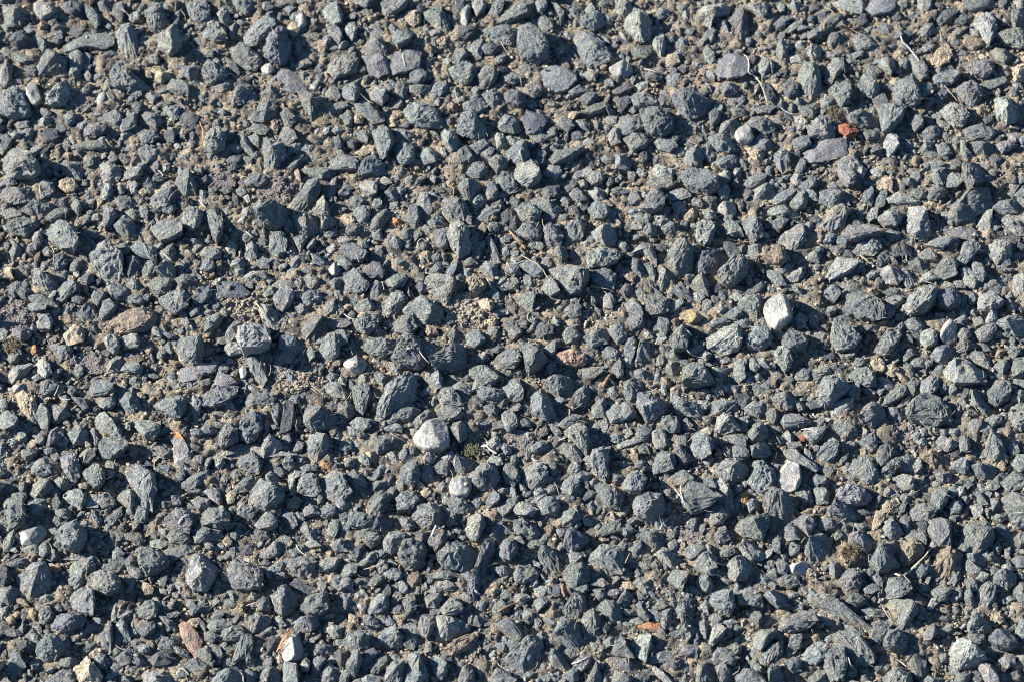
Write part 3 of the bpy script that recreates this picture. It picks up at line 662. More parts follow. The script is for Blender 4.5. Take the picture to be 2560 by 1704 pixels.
b:276 155 288 153 304 154 304 163 296 166 280 161
b:574 358 574 352 584 348 592 352 592 360 584 364 580 370 574 364
g:811 374 816 364 824 358 826 352 833 354 836 362 828 368 816 374
b:806 418 810 410 818 409 828 417 820 420 814 428 810 430 806 424
g@592 318:584 334 586 324 590 314 594 314 602 326 600 332 592 336 586 337
l:31 5 42 3 50 8 53 13 45 19 38 20 32 13
b@421 420:417 424 421 418 429 420 438 425 433 432 427 437 419 434
g:835 56 839 51 846 54 854 64 855 72 848 74 841 68 838 60
b:868 213 882 209 896 211 900 219 892 223 886 219 872 217
b:495 464 503 459 511 458 517 468 511 474 499 474
g@784 259:776 267 780 259 790 258 800 261 800 268 790 271 780 271
g@421 392:413 394 417 388 425 387 431 394 429 404 423 408 417 402
b:845 628 854 622 866 624 870 634 848 636
l:110 313 116 306 126 305 130 313 128 321 114 321
b@904 426:893 430 900 426 910 427 918 432 914 440 904 441 898 436
b:0 540 10 538 17 542 16 550 8 556 0 556
g:126 562 134 554 142 552 146 562 144 568 136 570 128 568
b@322 612:318 615 324 602 330 600 334 608 330 618 326 626 320 622
l:769 150 778 146 788 148 796 158 774 160
g@820 197:807 203 814 195 826 195 830 203 824 210 814 209
b:846 358 848 350 856 345 863 347 864 356 858 363 848 363
l@17 340:7 348 8 340 16 336 28 334 31 336 26 343 18 349 11 352
g:340 614 346 604 354 598 360 604 356 612 348 620 342 620
g:135 262 144 257 156 258 160 263 152 271 144 271 138 267
g@248 478:234 482 242 474 250 471 256 478 256 484 248 488 238 487
g:754 24 762 16 772 13 776 16 770 24 758 32 750 35
b@66 260:50 269 56 261 66 259 74 263 70 269 62 271 58 277 52 275
b:177 275 184 265 194 261 196 273 186 281 178 281
b@80 279:70 290 75 283 82 278 89 286 88 295 78 297 72 295
b:153 83 158 74 170 76 176 82 173 90 162 88
p:77 118 82 112 92 114 98 118 97 122 88 127 75 126
b:98 265 106 260 116 263 120 271 114 277 104 277 104 271
b:306 504 310 494 314 492 320 496 326 496 326 504 320 508 310 508
b@696 394:688 398 692 392 698 389 706 394 708 402 698 406 690 407
g:150 507 164 503 178 502 178 508 168 514 158 517 156 510
b:312 550 316 544 324 543 328 550 324 558 316 564 312 560
p:42 410 45 394 53 390 58 393 59 402 52 408 46 411
b:614 440 620 434 628 432 636 438 638 444 628 447 620 446
b:340 203 348 197 356 193 360 199 352 207 348 215 340 213
g:547 492 557 482 571 478 573 490 561 492 551 494
b@576 620:566 616 574 620 582 626 578 634 562 634
d:10 35 14 28 20 27 26 34 30 38 27 42 17 44 9 41
b:445 90 453 84 461 86 465 94 464 100 455 101 448 96
g@391 178:384 185 387 177 391 177 397 184 398 195 393 200 385 195
k:429 257 439 255 447 259 447 265 439 273 433 273 431 265
l:298 356 304 351 312 352 320 361 318 368 308 366 300 360
g@492 269:472 276 479 270 487 268 493 269 492 279 489 287 483 283
b:92 112 98 105 105 101 112 103 113 113 109 119 102 116
D:166 106 174 104 184 108 181 118 173 122 166 116
w:566 58 574 57 582 62 582 68 576 71 566 70 560 64
b:161 257 170 251 178 253 182 259 178 265 168 267 162 263
b@702 408:690 414 698 409 706 406 710 412 710 419 702 422 692 421
b@808 578:800 586 804 576 814 573 821 575 816 582 810 592 802 590
b:94 523 104 516 112 510 116 514 115 524 106 528 96 527
b:426 97 433 93 443 92 449 98 447 103 437 106 427 103
b:527 340 535 338 551 339 555 344 547 349 533 349
p:890 326 894 322 904 323 910 330 914 341 908 340 898 334
g@868 542:853 546 860 540 866 538 876 544 872 552 864 554 856 550
b:934 580 940 570 950 574 950 588 940 590
l:463 386 461 380 469 377 475 381 478 386 475 394 469 398 464 394
g:370 554 374 546 382 546 384 562 374 568
l@825 130:813 132 817 123 824 124 828 132 824 142 818 145 814 140
b:326 195 332 189 340 191 342 199 338 207 330 207 326 201
b:62 400 70 394 78 392 81 398 82 404 76 408 68 409 64 404
b:36 169 40 165 50 169 51 177 44 185 37 185
b:477 245 485 240 495 242 501 249 499 255 492 256 485 251
b:256 322 258 310 272 310 274 318 272 326 264 324
b:626 592 640 592 650 598 644 604 632 604 626 600
b@576 590:566 592 572 586 580 598 584 606 570 604 562 602
p:95 190 100 187 107 194 108 200 104 207 97 213 95 203
p:296 295 306 291 320 293 324 299 318 303 304 302
l:816 185 824 180 834 181 848 185 846 189 830 190 818 189
g:35 378 37 371 42 372 47 382 44 396 38 394 34 388
g@646 255:634 263 640 255 646 250 652 259 652 273 648 271 640 265
l:471 468 477 462 485 462 495 470 489 476 475 474
b:606 392 610 384 622 383 626 390 626 398 616 398 610 394
g:188 592 194 594 198 610 196 614 188 610 180 602
g@628 528:614 532 620 524 630 526 632 534 628 544 622 540 616 536
g:911 48 916 42 926 44 932 54 924 60 917 56
b:541 193 547 187 557 189 563 195 555 203 547 202
g:326 494 332 490 344 490 352 494 348 500 342 505 336 500
b@666 370:650 374 656 369 664 368 676 370 674 376 664 380 656 381
d:334 247 342 243 350 243 356 251 352 257 342 257 336 253
g:190 577 194 571 206 569 218 573 210 577 202 582 196 582
b@537 358:527 366 531 360 539 353 543 360 543 368 535 374 529 374
d:0 522 6 520 12 528 12 536 4 540 -4 536
b:105 576 112 568 117 572 120 582 122 590 116 591 110 586
b:539 628 545 618 549 609 553 620 555 632 541 634
b:600 132 608 127 620 129 624 137 616 142 606 138
b@610 600:596 606 604 600 612 598 624 602 620 608 606 610 598 610
b:730 480 740 474 748 476 750 486 744 494 736 486
l:896 307 904 301 914 298 917 305 912 313 902 315
b:66 135 76 131 90 130 98 134 98 138 85 139 66 138
l@154 242:143 251 150 243 158 242 162 247 160 257 155 259 146 255
w:676 124 682 117 690 118 694 128 688 134 678 132
b:854 161 860 153 870 155 872 163 868 171 860 169
g:252 328 260 322 270 320 274 328 270 334 262 334 256 334
p@401 494:393 498 397 492 407 491 413 494 407 504 401 510 397 504
l@344 169:330 173 336 167 344 165 348 173 346 181 340 182 334 179
g@56 380:46 374 50 371 60 374 65 382 56 387 48 388
b:566 142 576 141 582 150 580 157 566 157
T:808 464 814 459 824 458 829 464 824 472 812 472
g:153 492 160 488 174 492 177 498 170 502 158 500
l:684 8 696 4 708 2 708 14 702 18 694 13
l:557 380 565 372 575 376 573 388 563 390
g:738 398 746 392 760 394 756 404 748 408 742 404
p@876 404:860 410 862 404 866 400 876 403 882 410 872 416 866 414
b:385 144 389 136 397 135 403 142 401 150 391 152
b@894 360:894 370 894 360 898 360 906 370 914 379 908 382 900 376 892 374
b:170 612 178 606 190 610 192 618 184 621 174 618
p@124 236:117 237 128 236 131 243 126 254 118 256 117 247
g@678 400:666 400 674 398 684 398 688 404 686 412 680 410 672 408 666 404
p:304 538 308 531 322 532 326 536 324 542 312 544
l:274 484 280 478 286 482 292 488 292 496 288 500 280 492
g:429 161 435 151 445 149 449 159 441 165 435 165
b:429 309 435 303 443 307 447 315 437 321 429 317
g:930 338 934 329 942 330 946 340 940 347 932 347
b:395 532 397 524 405 521 415 524 421 530 411 533
b:930 478 938 472 950 474 950 484 938 486 931 482
g:236 512 246 504 252 498 258 498 260 506 256 512 244 514
g:310 384 312 372 320 369 326 374 328 380 320 386
d:308 600 312 596 322 598 322 608 314 616 310 610
w:24 80 32 77 35 82 39 92 34 98 30 98 25 91
t:931 64 938 58 946 60 944 76 934 76 932 70
p@266 536:270 533 278 531 286 534 290 540 286 546 282 548 274 543
g:431 46 437 36 443 34 447 40 443 48 443 55 438 56 434 51
l@628 175:612 179 620 174 630 175 636 177 636 183 626 185 616 185
l:600 398 606 395 612 396 614 404 614 411 610 414 604 413 600 406
b@98 277:91 289 95 280 101 277 108 283 106 289 98 295 92 297
p:12 303 20 299 30 302 28 311 20 315 12 311
g:714 534 722 530 736 530 736 538 728 542 718 540
p:785 38 790 32 800 34 806 42 798 46 789 47
w@732 520:724 522 728 517 734 518 740 515 746 522 742 528 732 530 728 528
l:0 62 5 58 12 62 10 70 10 78 4 81 0 78
b:399 215 407 211 412 213 413 227 408 231 402 229
l@860 305:846 313 848 305 856 303 862 309 862 317 852 321
g:901 263 908 259 922 259 927 267 920 271 906 267
l@120 454:108 458 114 451 120 450 125 456 124 464 120 469 110 462
g:674 346 676 332 684 331 686 340 686 348 680 352 674 350
b:570 380 572 370 580 370 586 378 586 384 574 387
l@890 249:883 249 888 245 894 251 900 261 896 267 888 263 884 255
g:436 203 441 194 451 191 461 191 459 197 451 201 443 205
l:600 42 602 33 610 31 614 35 612 48 608 52 604 48
b:836 241 844 237 854 243 858 249 850 252 838 249
d:332 612 336 600 344 598 348 602 344 608 334 622 330 618
p@662 490:652 493 660 487 666 484 670 488 672 496 664 500 654 498
p:224 169 230 163 240 159 246 163 246 169 238 173 228 172
l:32 340 34 332 40 330 46 336 48 344 42 348 34 346
l@838 438:821 440 826 438 834 437 842 442 840 450 832 451 824 446
b:176 488 184 484 194 488 192 498 180 500
b:23 272 36 271 48 275 54 283 50 285 42 281 30 277 24 276
b@650 532:640 536 644 530 652 528 656 536 656 542 650 545 642 541
b:338 86 346 81 354 84 358 91 352 98 342 93
r:768 116 774 115 783 114 788 117 790 122 786 126 778 127 772 124
p:196 350 202 342 212 348 220 353 214 356 202 358
b:545 374 549 368 557 365 559 372 557 384 547 384
b:127 140 134 134 141 137 148 142 142 148 134 151
b:656 152 664 147 676 144 682 147 678 154 664 157
l:598 161 604 153 616 155 622 159 618 165 606 165
b:457 470 463 462 471 458 477 456 477 462 471 470 463 476
l@902 386:888 392 890 387 898 385 904 386 902 398 898 406 894 400
g:748 450 756 446 764 452 762 464 752 464
g:332 624 342 619 350 622 350 632 336 634
b:125 580 130 572 140 571 144 576 142 582 132 587
b:710 185 716 179 726 175 734 175 730 183 718 190 712 189
b:188 293 196 291 202 289 206 293 196 305 188 307
l@910 195:899 207 902 197 910 193 913 203 910 213 902 213
l@308 516:292 520 300 514 308 513 312 518 310 524 302 527 294 526
g:932 496 938 490 950 488 950 500 938 504
g:442 245 447 241 457 242 459 251 455 258 447 255
b:931 426 936 418 946 420 948 430 938 436
b:208 305 216 293 222 297 218 309 210 317 206 313
b:377 191 383 189 387 197 385 209 381 210 373 203
g:684 171 690 163 700 159 706 161 704 169 692 174
l:582 233 588 227 596 224 602 229 604 237 604 245 600 241 592 233
b@588 293:576 297 580 291 590 289 594 297 592 303 580 304
b:674 412 682 408 688 412 690 420 682 425 674 422
b:256 124 260 117 266 119 272 124 274 130 264 134 258 130
b:574 320 576 314 584 311 586 318 584 330 580 334 574 326
b:383 320 389 316 399 318 404 323 397 330 389 330
b:377 66 389 64 394 70 391 76 383 79 377 78
d:720 78 726 73 734 78 736 88 726 91 722 88
g:594 170 602 165 616 166 622 171 616 175 604 175
y:626 291 634 285 642 287 648 292 644 297 636 299 628 295
b:320 388 328 384 340 386 342 394 334 398 326 394
g:130 107 133 102 140 104 149 107 150 113 143 118 134 113
p:662 82 666 76 678 77 682 83 676 89 666 89
g@584 277:574 279 582 273 588 277 592 285 592 291 586 290 578 287
p@864 171:853 183 856 175 866 171 874 175 870 181 862 186 856 185
g@672 205:666 211 668 205 676 205 682 211 684 218 676 219 668 217
d:820 229 828 224 838 227 840 235 830 237 822 237
b:175 460 182 456 194 458 194 468 182 470
g:808 58 812 52 822 53 825 62 820 70 814 66
g@612 249:606 257 608 245 614 250 618 261 614 267 608 271 606 265
b:893 251 895 242 904 245 908 255 904 261 896 259
p@668 614:658 614 666 611 674 618 672 626 664 630 660 622
b@338 275:324 283 332 275 340 275 346 283 340 288 330 287
d:492 307 495 300 501 297 511 301 509 309 497 312
g@505 258:497 269 501 260 507 257 513 263 515 271 507 274
b:580 48 590 43 600 42 602 49 594 56 584 53
l:95 314 101 309 110 310 111 320 109 325 104 326 99 321
g:366 578 372 574 384 572 388 584 376 585
b:894 134 910 132 914 138 908 146 898 144
g:112 338 118 331 126 333 132 339 130 344 118 344 112 342
b:188 490 194 486 204 486 206 492 202 498 192 498 186 496
g:566 6 572 0 580 3 582 9 576 17 568 15
b:461 70 467 65 479 67 482 73 473 79 465 76
g:214 452 222 442 232 437 236 442 228 452 218 454
b:790 408 798 400 804 399 808 406 808 414 802 416 796 411
b:757 269 764 261 770 263 774 271 768 279 762 277
b:421 140 429 136 433 142 439 148 429 153 421 150
b:449 148 457 144 467 148 467 155 457 160 451 153
g:533 106 543 99 555 94 562 97 557 103 545 107
b:13 55 18 50 33 50 37 54 30 60 18 60
g:930 14 940 11 946 14 944 25 934 26 930 20
b:276 275 284 269 294 269 298 275 288 281 280 281
b:832 297 838 293 848 293 852 301 848 307 838 304
l:98 336 102 329 112 327 114 332 110 342 104 343 98 341
b:642 448 646 440 656 438 660 444 658 454 650 452
b:105 606 112 600 120 594 124 600 120 610 112 612
p:527 610 535 602 545 600 543 612 535 618
b:130 249 136 241 145 241 144 251 138 258 131 256
t:439 277 445 271 453 275 456 283 451 289 443 285
g:214 3 218 0 234 0 234 6 230 12 226 13 218 8
b:584 400 592 391 600 390 602 396 596 406 588 406
b:90 368 98 363 105 364 108 372 104 376 96 377 91 374
b:843 82 846 77 856 76 861 82 858 88 848 91
b:630 506 636 500 648 502 650 506 642 512 634 515
g:684 376 694 370 702 370 704 378 698 384 686 380
g:0 186 10 191 20 197 20 200 8 202 0 197
l:517 309 521 303 529 302 535 309 531 315 521 317
w@668 187:660 193 664 186 674 185 678 193 676 199 668 199
p@626 412:620 410 626 409 632 418 640 421 638 424 628 428 624 424
b@64 606:54 610 58 603 64 600 71 604 71 611 64 615 56 614
d:497 173 503 170 515 172 513 181 505 184 499 181
l@738 175:726 189 734 179 740 175 744 183 742 191 734 193
g:778 554 782 547 790 545 798 550 796 556 788 559
b@896 512:888 510 898 508 908 514 906 520 898 522 890 516
l:34 297 38 290 46 289 49 297 46 305 36 304
b:36 362 40 352 50 350 56 356 50 362 42 364
d@65 5:58 5 64 2 74 4 76 12 68 16 60 13
b:491 554 497 544 503 546 506 554 501 560 495 564
b:340 265 346 259 352 263 350 275 344 280 340 273
b:580 245 582 238 588 240 592 247 596 255 592 258 584 253
b:726 132 732 127 744 127 746 136 738 139 730 137
b:762 520 764 514 772 514 776 522 772 530 768 532 764 528
t:373 12 382 9 387 14 387 22 381 25 373 22
g:716 40 720 38 726 44 724 56 718 61 714 48
b:415 352 421 350 431 354 435 360 431 363 421 362 415 358
b:288 602 292 593 306 593 308 600 300 604 290 604
l:742 50 746 42 756 42 756 58 750 58
b:294 470 300 464 308 464 312 472 304 478 296 476
g:312 522 322 518 330 520 328 528 318 532 312 528
g:391 550 395 546 405 546 407 552 401 560 393 560
b:722 610 730 604 738 608 738 618 730 620 724 616
b:445 176 451 167 456 168 459 177 457 184 449 185
l:72 418 80 411 86 412 88 420 82 426 76 428
g:41 202 50 195 60 191 65 194 62 199 50 205 44 205
p:166 63 176 61 184 62 183 71 175 75 168 69
g:145 233 152 229 160 223 162 233 158 240 148 240
b:519 285 527 279 535 283 535 291 527 295 521 291
l:930 366 934 357 946 358 948 366 938 370 931 369
b:720 486 726 482 734 488 736 498 724 498
l:750 562 760 562 768 570 772 576 768 579 760 572 750 568
g:876 630 882 618 894 617 892 626 886 632
l:206 322 210 316 218 316 226 320 222 326 212 328 208 326
g@451 217:447 219 451 215 455 223 459 235 461 242 454 241 450 231
b:278 468 284 463 294 466 296 474 280 476
d@348 478:342 488 352 474 356 473 360 478 356 488 348 490
l:541 175 549 172 557 175 557 185 549 187 543 181
b:218 468 228 465 238 470 232 478 220 476
p:484 80 490 76 499 79 499 88 492 91 485 88
b:104 187 110 182 120 182 125 186 122 193 112 193
b@300 199:296 199 304 197 310 203 306 210 298 213 296 212
d:861 19 868 11 878 8 881 12 876 20 866 23
G:906 78 910 74 925 69 927 77 912 83 907 82
g:224 227 232 223 238 230 236 237 230 240 224 235
l:276 257 286 251 294 255 294 261 286 266 278 261
b:146 596 150 586 158 587 164 592 163 600 154 598
g@858 578:848 582 852 576 860 573 863 582 856 590 849 589
b:692 134 698 128 708 129 712 138 704 140 694 138
b:846 124 852 118 862 117 866 124 858 130 850 128
T:55 169 62 164 68 166 73 172 68 177 62 178 55 174
g:102 560 106 550 112 552 111 564 108 573 103 573
b:606 568 610 562 618 560 618 576 612 580 608 576
b:726 594 728 585 738 584 738 596 732 600 724 598
b:226 118 232 113 242 115 248 120 244 125 232 123
d:419 28 423 25 437 27 439 32 429 37 422 36
b:334 572 338 567 346 568 352 576 344 581 336 578
g:111 119 117 112 123 104 127 106 126 118 113 124
g@666 223:666 227 668 220 674 224 682 231 676 239 670 237
g:90 462 92 456 100 454 108 464 104 467 94 468
b:338 450 346 442 356 441 360 446 350 452 340 454
d:220 506 226 500 236 498 240 502 238 508 226 511
l@664 578:652 592 654 578 660 574 666 578 664 588 656 594
b:240 88 246 80 250 79 258 86 256 94 248 92
b:415 56 419 46 427 44 431 49 428 57 421 60
b:930 514 938 510 948 512 948 522 936 522
g:364 78 370 75 376 80 374 90 368 95 364 88
g:646 136 652 130 656 136 660 144 654 152 648 146
g:188 229 196 227 204 233 202 239 192 239 184 235
g:706 195 714 190 726 191 728 197 720 201 710 199
d:380 494 387 486 395 488 395 498 387 502 382 498
b@60 320:51 324 54 318 62 317 68 322 64 329 56 331 52 328
d:38 125 43 119 52 120 56 126 50 131 42 133
l:113 161 120 155 130 154 132 161 126 166 116 166
p:258 474 262 470 270 472 274 484 268 488 262 480
d:242 604 246 592 250 585 256 586 254 596 246 607 242 608
b@404 344:394 348 397 343 403 340 408 347 407 356 401 357 395 352
p:105 3 113 2 116 9 112 21 103 14
d:700 78 706 76 716 90 712 96 706 92 702 84
b:515 624 521 618 531 615 533 626 523 630
g:704 249 712 249 720 257 724 264 716 265 706 255
b:838 524 844 520 854 520 854 530 846 533 840 530
g:220 127 224 120 228 131 234 140 236 147 226 141 222 135
T:807 169 812 165 820 163 821 171 821 178 812 175 806 179
b:914 336 918 331 926 330 929 338 922 347 916 342
g:836 110 844 106 850 108 850 118 842 122 837 116
b:0 404 6 406 6 418 0 422 -8 414
b@525 384:513 390 519 384 525 381 535 384 531 390 521 394
p:828 251 832 247 840 255 842 263 836 268 831 261
l:116 520 121 516 130 524 133 530 126 533 118 528
g:126 124 136 121 143 121 146 127 140 132 131 132
k:886 38 892 33 902 36 906 43 896 46 888 42
b@54 235:49 239 55 234 64 236 62 243 56 249 51 251
l@272 418:188 406 192 402 196 410 194 422 188 423 184 414
b:76 5 83 6 92 15 93 22 89 27 84 17 78 12
b:612 72 618 67 626 69 628 76 620 81 614 79
l:266 438 272 433 282 434 280 438 272 442 272 454 268 455 266 446
b:400 430 405 423 413 423 415 429 411 438 403 436
b:393 205 401 198 408 200 411 208 405 211 397 211
l:188 452 196 448 202 448 204 458 202 464 194 460
b:694 532 698 522 706 528 712 536 706 538 696 536
p:139 414 144 411 156 413 160 416 154 422 144 422
p:46 185 52 179 62 181 65 187 58 191 50 191
p:312 179 314 173 320 169 328 170 326 179 318 183 312 182
b:432 136 445 128 452 130 449 138 437 142
l:559 126 563 118 571 118 571 132 563 135
g:36 572 40 562 46 558 50 564 47 574 38 576
g:887 514 894 518 906 526 902 530 892 530 888 522
b:792 560 800 557 814 562 814 567 804 568 794 564
d:855 92 862 85 872 84 875 88 866 96 857 96
l:366 217 372 210 380 209 382 217 378 222 370 222
d@874 221:869 235 871 223 882 219 885 223 880 231 872 236
b:779 362 782 354 790 352 792 362 790 368 782 368
g:582 536 588 532 598 534 600 540 596 548 588 542
b:84 271 90 266 97 269 98 275 90 283 84 277
b:362 119 372 118 384 126 378 132 366 126
g:449 14 453 6 457 0 465 0 463 8 459 16 452 15
b:396 85 400 78 410 75 414 80 411 86 405 89
b:814 277 820 273 830 273 832 279 824 285 816 283
b:123 476 128 466 136 468 137 478 132 482 126 480
b:328 518 338 512 342 506 348 508 346 516 336 522 332 522
l:500 161 505 153 515 153 517 159 513 166 505 164
b@890 422:873 432 878 426 886 421 892 432 888 436 880 434
b:0 125 6 124 12 128 10 136 3 142 0 138
b:86 608 90 600 98 602 100 610 98 616 90 614
p:302 27 308 23 314 27 316 35 312 42 308 38 302 31
g:377 80 387 78 397 79 394 87 385 88 377 85
b:604 303 606 292 614 293 616 303 612 311
b@764 480:754 478 762 476 770 482 768 487 760 488 752 486
g:242 528 248 522 256 516 262 517 260 525 250 531
g:198 81 206 74 214 74 214 82 210 87 200 85
b:24 279 36 277 44 283 42 287 32 288 26 285
b:322 181 328 179 336 183 336 189 328 193 322 191
b:806 245 808 237 816 230 822 233 820 241 810 246
b:553 322 561 318 569 324 567 332 555 330
g:452 558 461 552 467 556 467 564 457 566 453 564
b:936 602 942 596 948 600 948 612 938 612
b:618 269 626 265 634 269 642 277 640 280 628 275
p:302 171 306 165 310 163 310 175 306 185 304 187 300 181
b@814 177:804 187 808 179 814 174 817 183 814 191 806 193
b:6 520 16 514 26 513 28 519 18 524 8 522
b@874 161:869 171 873 161 882 163 885 171 880 175 872 173
b:862 138 866 132 872 131 876 142 872 147 864 144
b:488 412 495 406 505 406 506 412 497 417 489 417
p:386 438 388 430 397 429 399 438 395 444 388 443
b:286 610 292 604 300 608 294 618 288 622
b:742 32 750 25 760 26 756 36 744 37
l@738 247:722 257 730 249 738 246 740 255 734 259 726 260
b:732 454 738 448 746 450 748 458 742 463 734 458
g:302 484 306 478 312 478 314 486 308 495 302 492
b:582 624 590 618 598 620 594 632 584 630
b:918 608 924 602 934 604 934 612 926 616
g@551 161:540 165 546 159 553 159 557 165 553 171 545 171
l:844 235 852 230 862 233 864 241 856 241 848 239
g:642 580 642 570 648 566 652 574 650 588 644 584
g:236 556 244 548 248 552 250 562 238 563
b:308 237 314 233 322 239 324 245 318 249 312 244
g:3 498 8 490 13 488 14 496 10 506 3 508
l:622 40 628 33 634 36 634 46 628 49 622 46
b:446 462 449 456 455 452 461 458 459 464 449 468
b:192 596 194 592 202 594 206 604 202 612 198 606
b:437 562 439 554 445 550 449 554 447 566 441 568
w@226 199:212 209 216 203 222 198 226 200 226 208 222 212 214 213
b@288 235:286 235 292 234 302 243 300 247 294 249 288 243
p:524 179 531 172 538 179 540 185 533 188 527 184
b:318 213 322 206 332 207 332 215 326 219 318 217
b:744 444 750 436 760 438 762 446 752 448
b:714 518 722 512 726 520 724 530 716 528
l:602 612 608 618 618 624 622 632 614 630 604 622 600 616
t:628 199 634 193 642 191 642 199 638 204 630 206
p:710 22 720 14 728 18 722 26 712 28
b:63 243 68 237 76 239 78 245 70 251 64 249
g:118 275 126 270 133 273 133 280 124 283 118 280
b:879 320 884 312 894 314 896 320 888 324 882 324
l@246 438:244 436 248 430 254 432 258 440 254 446 248 444 244 440
p:250 380 252 371 260 373 258 380 256 392 252 388
l:28 217 34 212 42 211 41 219 38 226 31 224
l:730 293 736 289 744 293 742 301 734 305
g:50 442 54 438 64 442 66 448 58 452 52 448
l:447 408 453 402 459 402 461 410 457 416 449 414
b:352 528 360 523 368 524 372 530 364 534 356 532
g:8 231 12 222 15 223 20 231 16 239 11 241
b:793 183 796 175 802 173 805 181 802 190 796 189
b:226 618 230 615 236 620 236 630 228 634
b:266 243 272 235 280 233 282 239 276 246 268 247
l:844 0 856 0 858 8 850 13 844 8
g:296 287 302 280 308 278 312 285 308 290 300 291
g:298 85 304 79 312 82 314 90 310 93 302 90
l:288 195 292 187 298 184 302 190 304 197 296 198
G:252 584 260 573 270 565 276 560 276 565 268 572 260 581 254 585
l:318 23 326 21 330 25 328 32 324 38 318 32
g:495 18 501 16 509 21 509 28 503 30 496 25
p:915 134 924 130 934 132 932 138 922 142
g:730 348 736 338 746 340 744 350 734 350
l:434 3 442 0 448 2 446 11 439 15 435 8
l:454 130 457 124 463 124 467 130 463 138 457 139
l:698 58 702 54 708 56 708 66 702 71 698 66
g@514 227:508 233 515 227 521 228 523 237 517 241 511 238
g:250 263 256 259 268 259 272 265 264 267 252 266
b:35 550 42 545 50 548 50 554 40 557 34 556
b:366 476 378 476 384 484 376 488 370 484
g:523 510 529 506 537 510 535 516 525 522
b:258 106 262 103 270 106 274 112 268 118 262 114
d:443 45 449 42 459 41 461 46 455 52 447 51
b:668 289 674 283 682 284 684 291 676 295 670 294
d:17 594 22 589 30 590 32 598 24 601 18 600
b:150 101 158 98 166 99 165 109 160 113 156 106
g:467 309 469 301 475 299 481 305 479 311 471 313
g:566 334 570 330 574 338 574 346 568 348 562 340
g:626 322 634 320 644 318 650 316 648 324 640 328 632 324
b:860 434 868 432 876 436 876 442 868 444 862 440
T:802 486 804 478 806 470 814 472 814 478 810 484 804 488
l:222 257 226 251 234 249 240 253 236 259 228 260
b:49 468 60 466 66 470 64 478 54 476
b:7 266 14 260 21 260 21 267 14 274 9 271
t:142 66 149 64 157 68 156 73 148 77 143 73
g:666 100 676 98 686 100 688 106 678 108
l:555 273 561 269 567 277 563 285 555 283
b:688 231 692 225 700 227 702 235 696 239 688 235
l@626 277:614 283 620 277 628 275 630 279 624 287 616 289
g@888 404:882 408 884 401 890 400 893 410 890 416 884 416
b:872 466 878 460 886 464 884 472 874 474
w:425 10 429 2 433 5 431 20 429 25 424 21
l:300 578 306 575 316 577 314 586 306 587
b:812 210 820 211 828 215 828 221 818 223
b:890 584 904 583 908 590 900 594 892 590
d:652 106 658 101 664 106 662 114 654 117
l:754 94 760 89 768 92 770 97 764 101 756 100
b:578 183 582 175 588 177 590 185 588 189 580 189
p:260 426 266 416 270 420 272 430 266 433 260 430
g:906 386 914 382 922 382 924 388 916 392 910 392
l:177 368 180 365 186 372 184 382 178 384 176 376
b:434 189 439 181 445 179 449 185 443 191 437 195
g:660 169 664 169 672 175 670 183 664 184 660 177
b:0 424 8 429 6 436 0 440 -6 432
b:610 211 616 207 624 207 626 215 620 219 612 216
p:796 62 800 59 806 62 812 66 807 73 799 70
l:98 478 106 470 113 466 113 474 104 483 100 482
b:493 4 495 0 505 0 504 8 499 14 494 12
d:461 199 467 193 475 193 471 201 467 209 462 206
g:501 424 507 422 513 428 513 436 508 438 503 432
b:559 402 567 394 575 400 569 408 561 406
g:704 380 710 374 716 378 716 386 712 390 706 386
b:878 504 884 496 892 500 894 508 882 508
g:734 100 742 98 752 103 748 110 740 108
p:230 492 236 487 246 489 248 495 240 497 232 496
p:514 113 517 108 525 110 529 118 523 122 517 118
p:592 71 598 65 608 67 610 73 604 76 596 74
g:646 48 650 42 656 52 658 58 654 61 648 55
t:686 137 696 138 704 143 700 150 692 147
g:414 86 417 79 423 80 427 86 424 92 417 93
b:682 273 690 267 698 261 706 259 704 265 694 272
g:118 350 124 345 132 348 134 353 127 357 118 354
d:586 150 590 140 596 137 600 146 592 152
g:106 227 114 222 120 225 121 231 114 235 108 232
g:742 235 750 229 756 235 754 243 744 241
b:340 442 348 430 354 424 358 426 354 434 346 442
l:138 498 150 496 160 500 148 505 138 503
b:377 584 383 584 385 592 381 598 371 594
g@576 544:568 554 572 544 576 540 582 547 580 553 572 555
d:612 608 620 606 626 612 624 620 616 618
t:801 334 808 329 814 334 816 340 810 343 804 340
b:580 508 584 498 588 495 592 501 590 508 584 511
b:524 8 529 4 537 8 537 14 531 18 525 14
b:465 247 471 243 477 245 480 253 473 255 465 252
g:710 498 714 488 718 494 718 510 712 508
l:298 104 308 97 318 94 320 98 312 103 300 108
p:847 28 852 22 858 22 862 29 854 34 848 33
g:470 550 475 545 483 546 489 550 481 556 475 554
b:650 299 656 295 666 293 672 297 664 301 654 303
b:894 454 900 450 906 454 910 464 902 464
b:354 179 360 173 368 177 366 187 358 185
g:314 108 320 101 326 106 324 116 318 117
o2:584 577 596 573 606 571 608 576 604 581 596 579
b:794 542 798 536 808 538 810 544 802 547 796 546
g:592 211 598 206 604 209 606 216 598 219 592 217
b:89 3 97 0 103 4 103 10 100 13 93 11
l:356 418 360 415 368 422 366 432 362 430
b:73 581 80 575 92 572 92 578 84 582 78 584
b:312 572 320 571 332 574 332 580 322 580
g:42 19 45 14 53 10 55 14 50 24 45 27
g:270 221 278 216 284 219 280 227 276 233 272 225
b:188 239 196 239 198 247 194 251 184 249
b:708 207 716 201 726 203 722 209 712 213
l:744 309 752 305 760 307 760 315 752 317
b:854 301 862 295 872 293 874 297 864 303 858 305
g:314 618 318 616 322 620 320 634 312 630
g:453 524 461 520 471 522 469 530 461 530
g:662 508 666 501 674 502 678 508 670 512 664 512
b:887 546 892 540 896 548 898 556 892 558 887 552
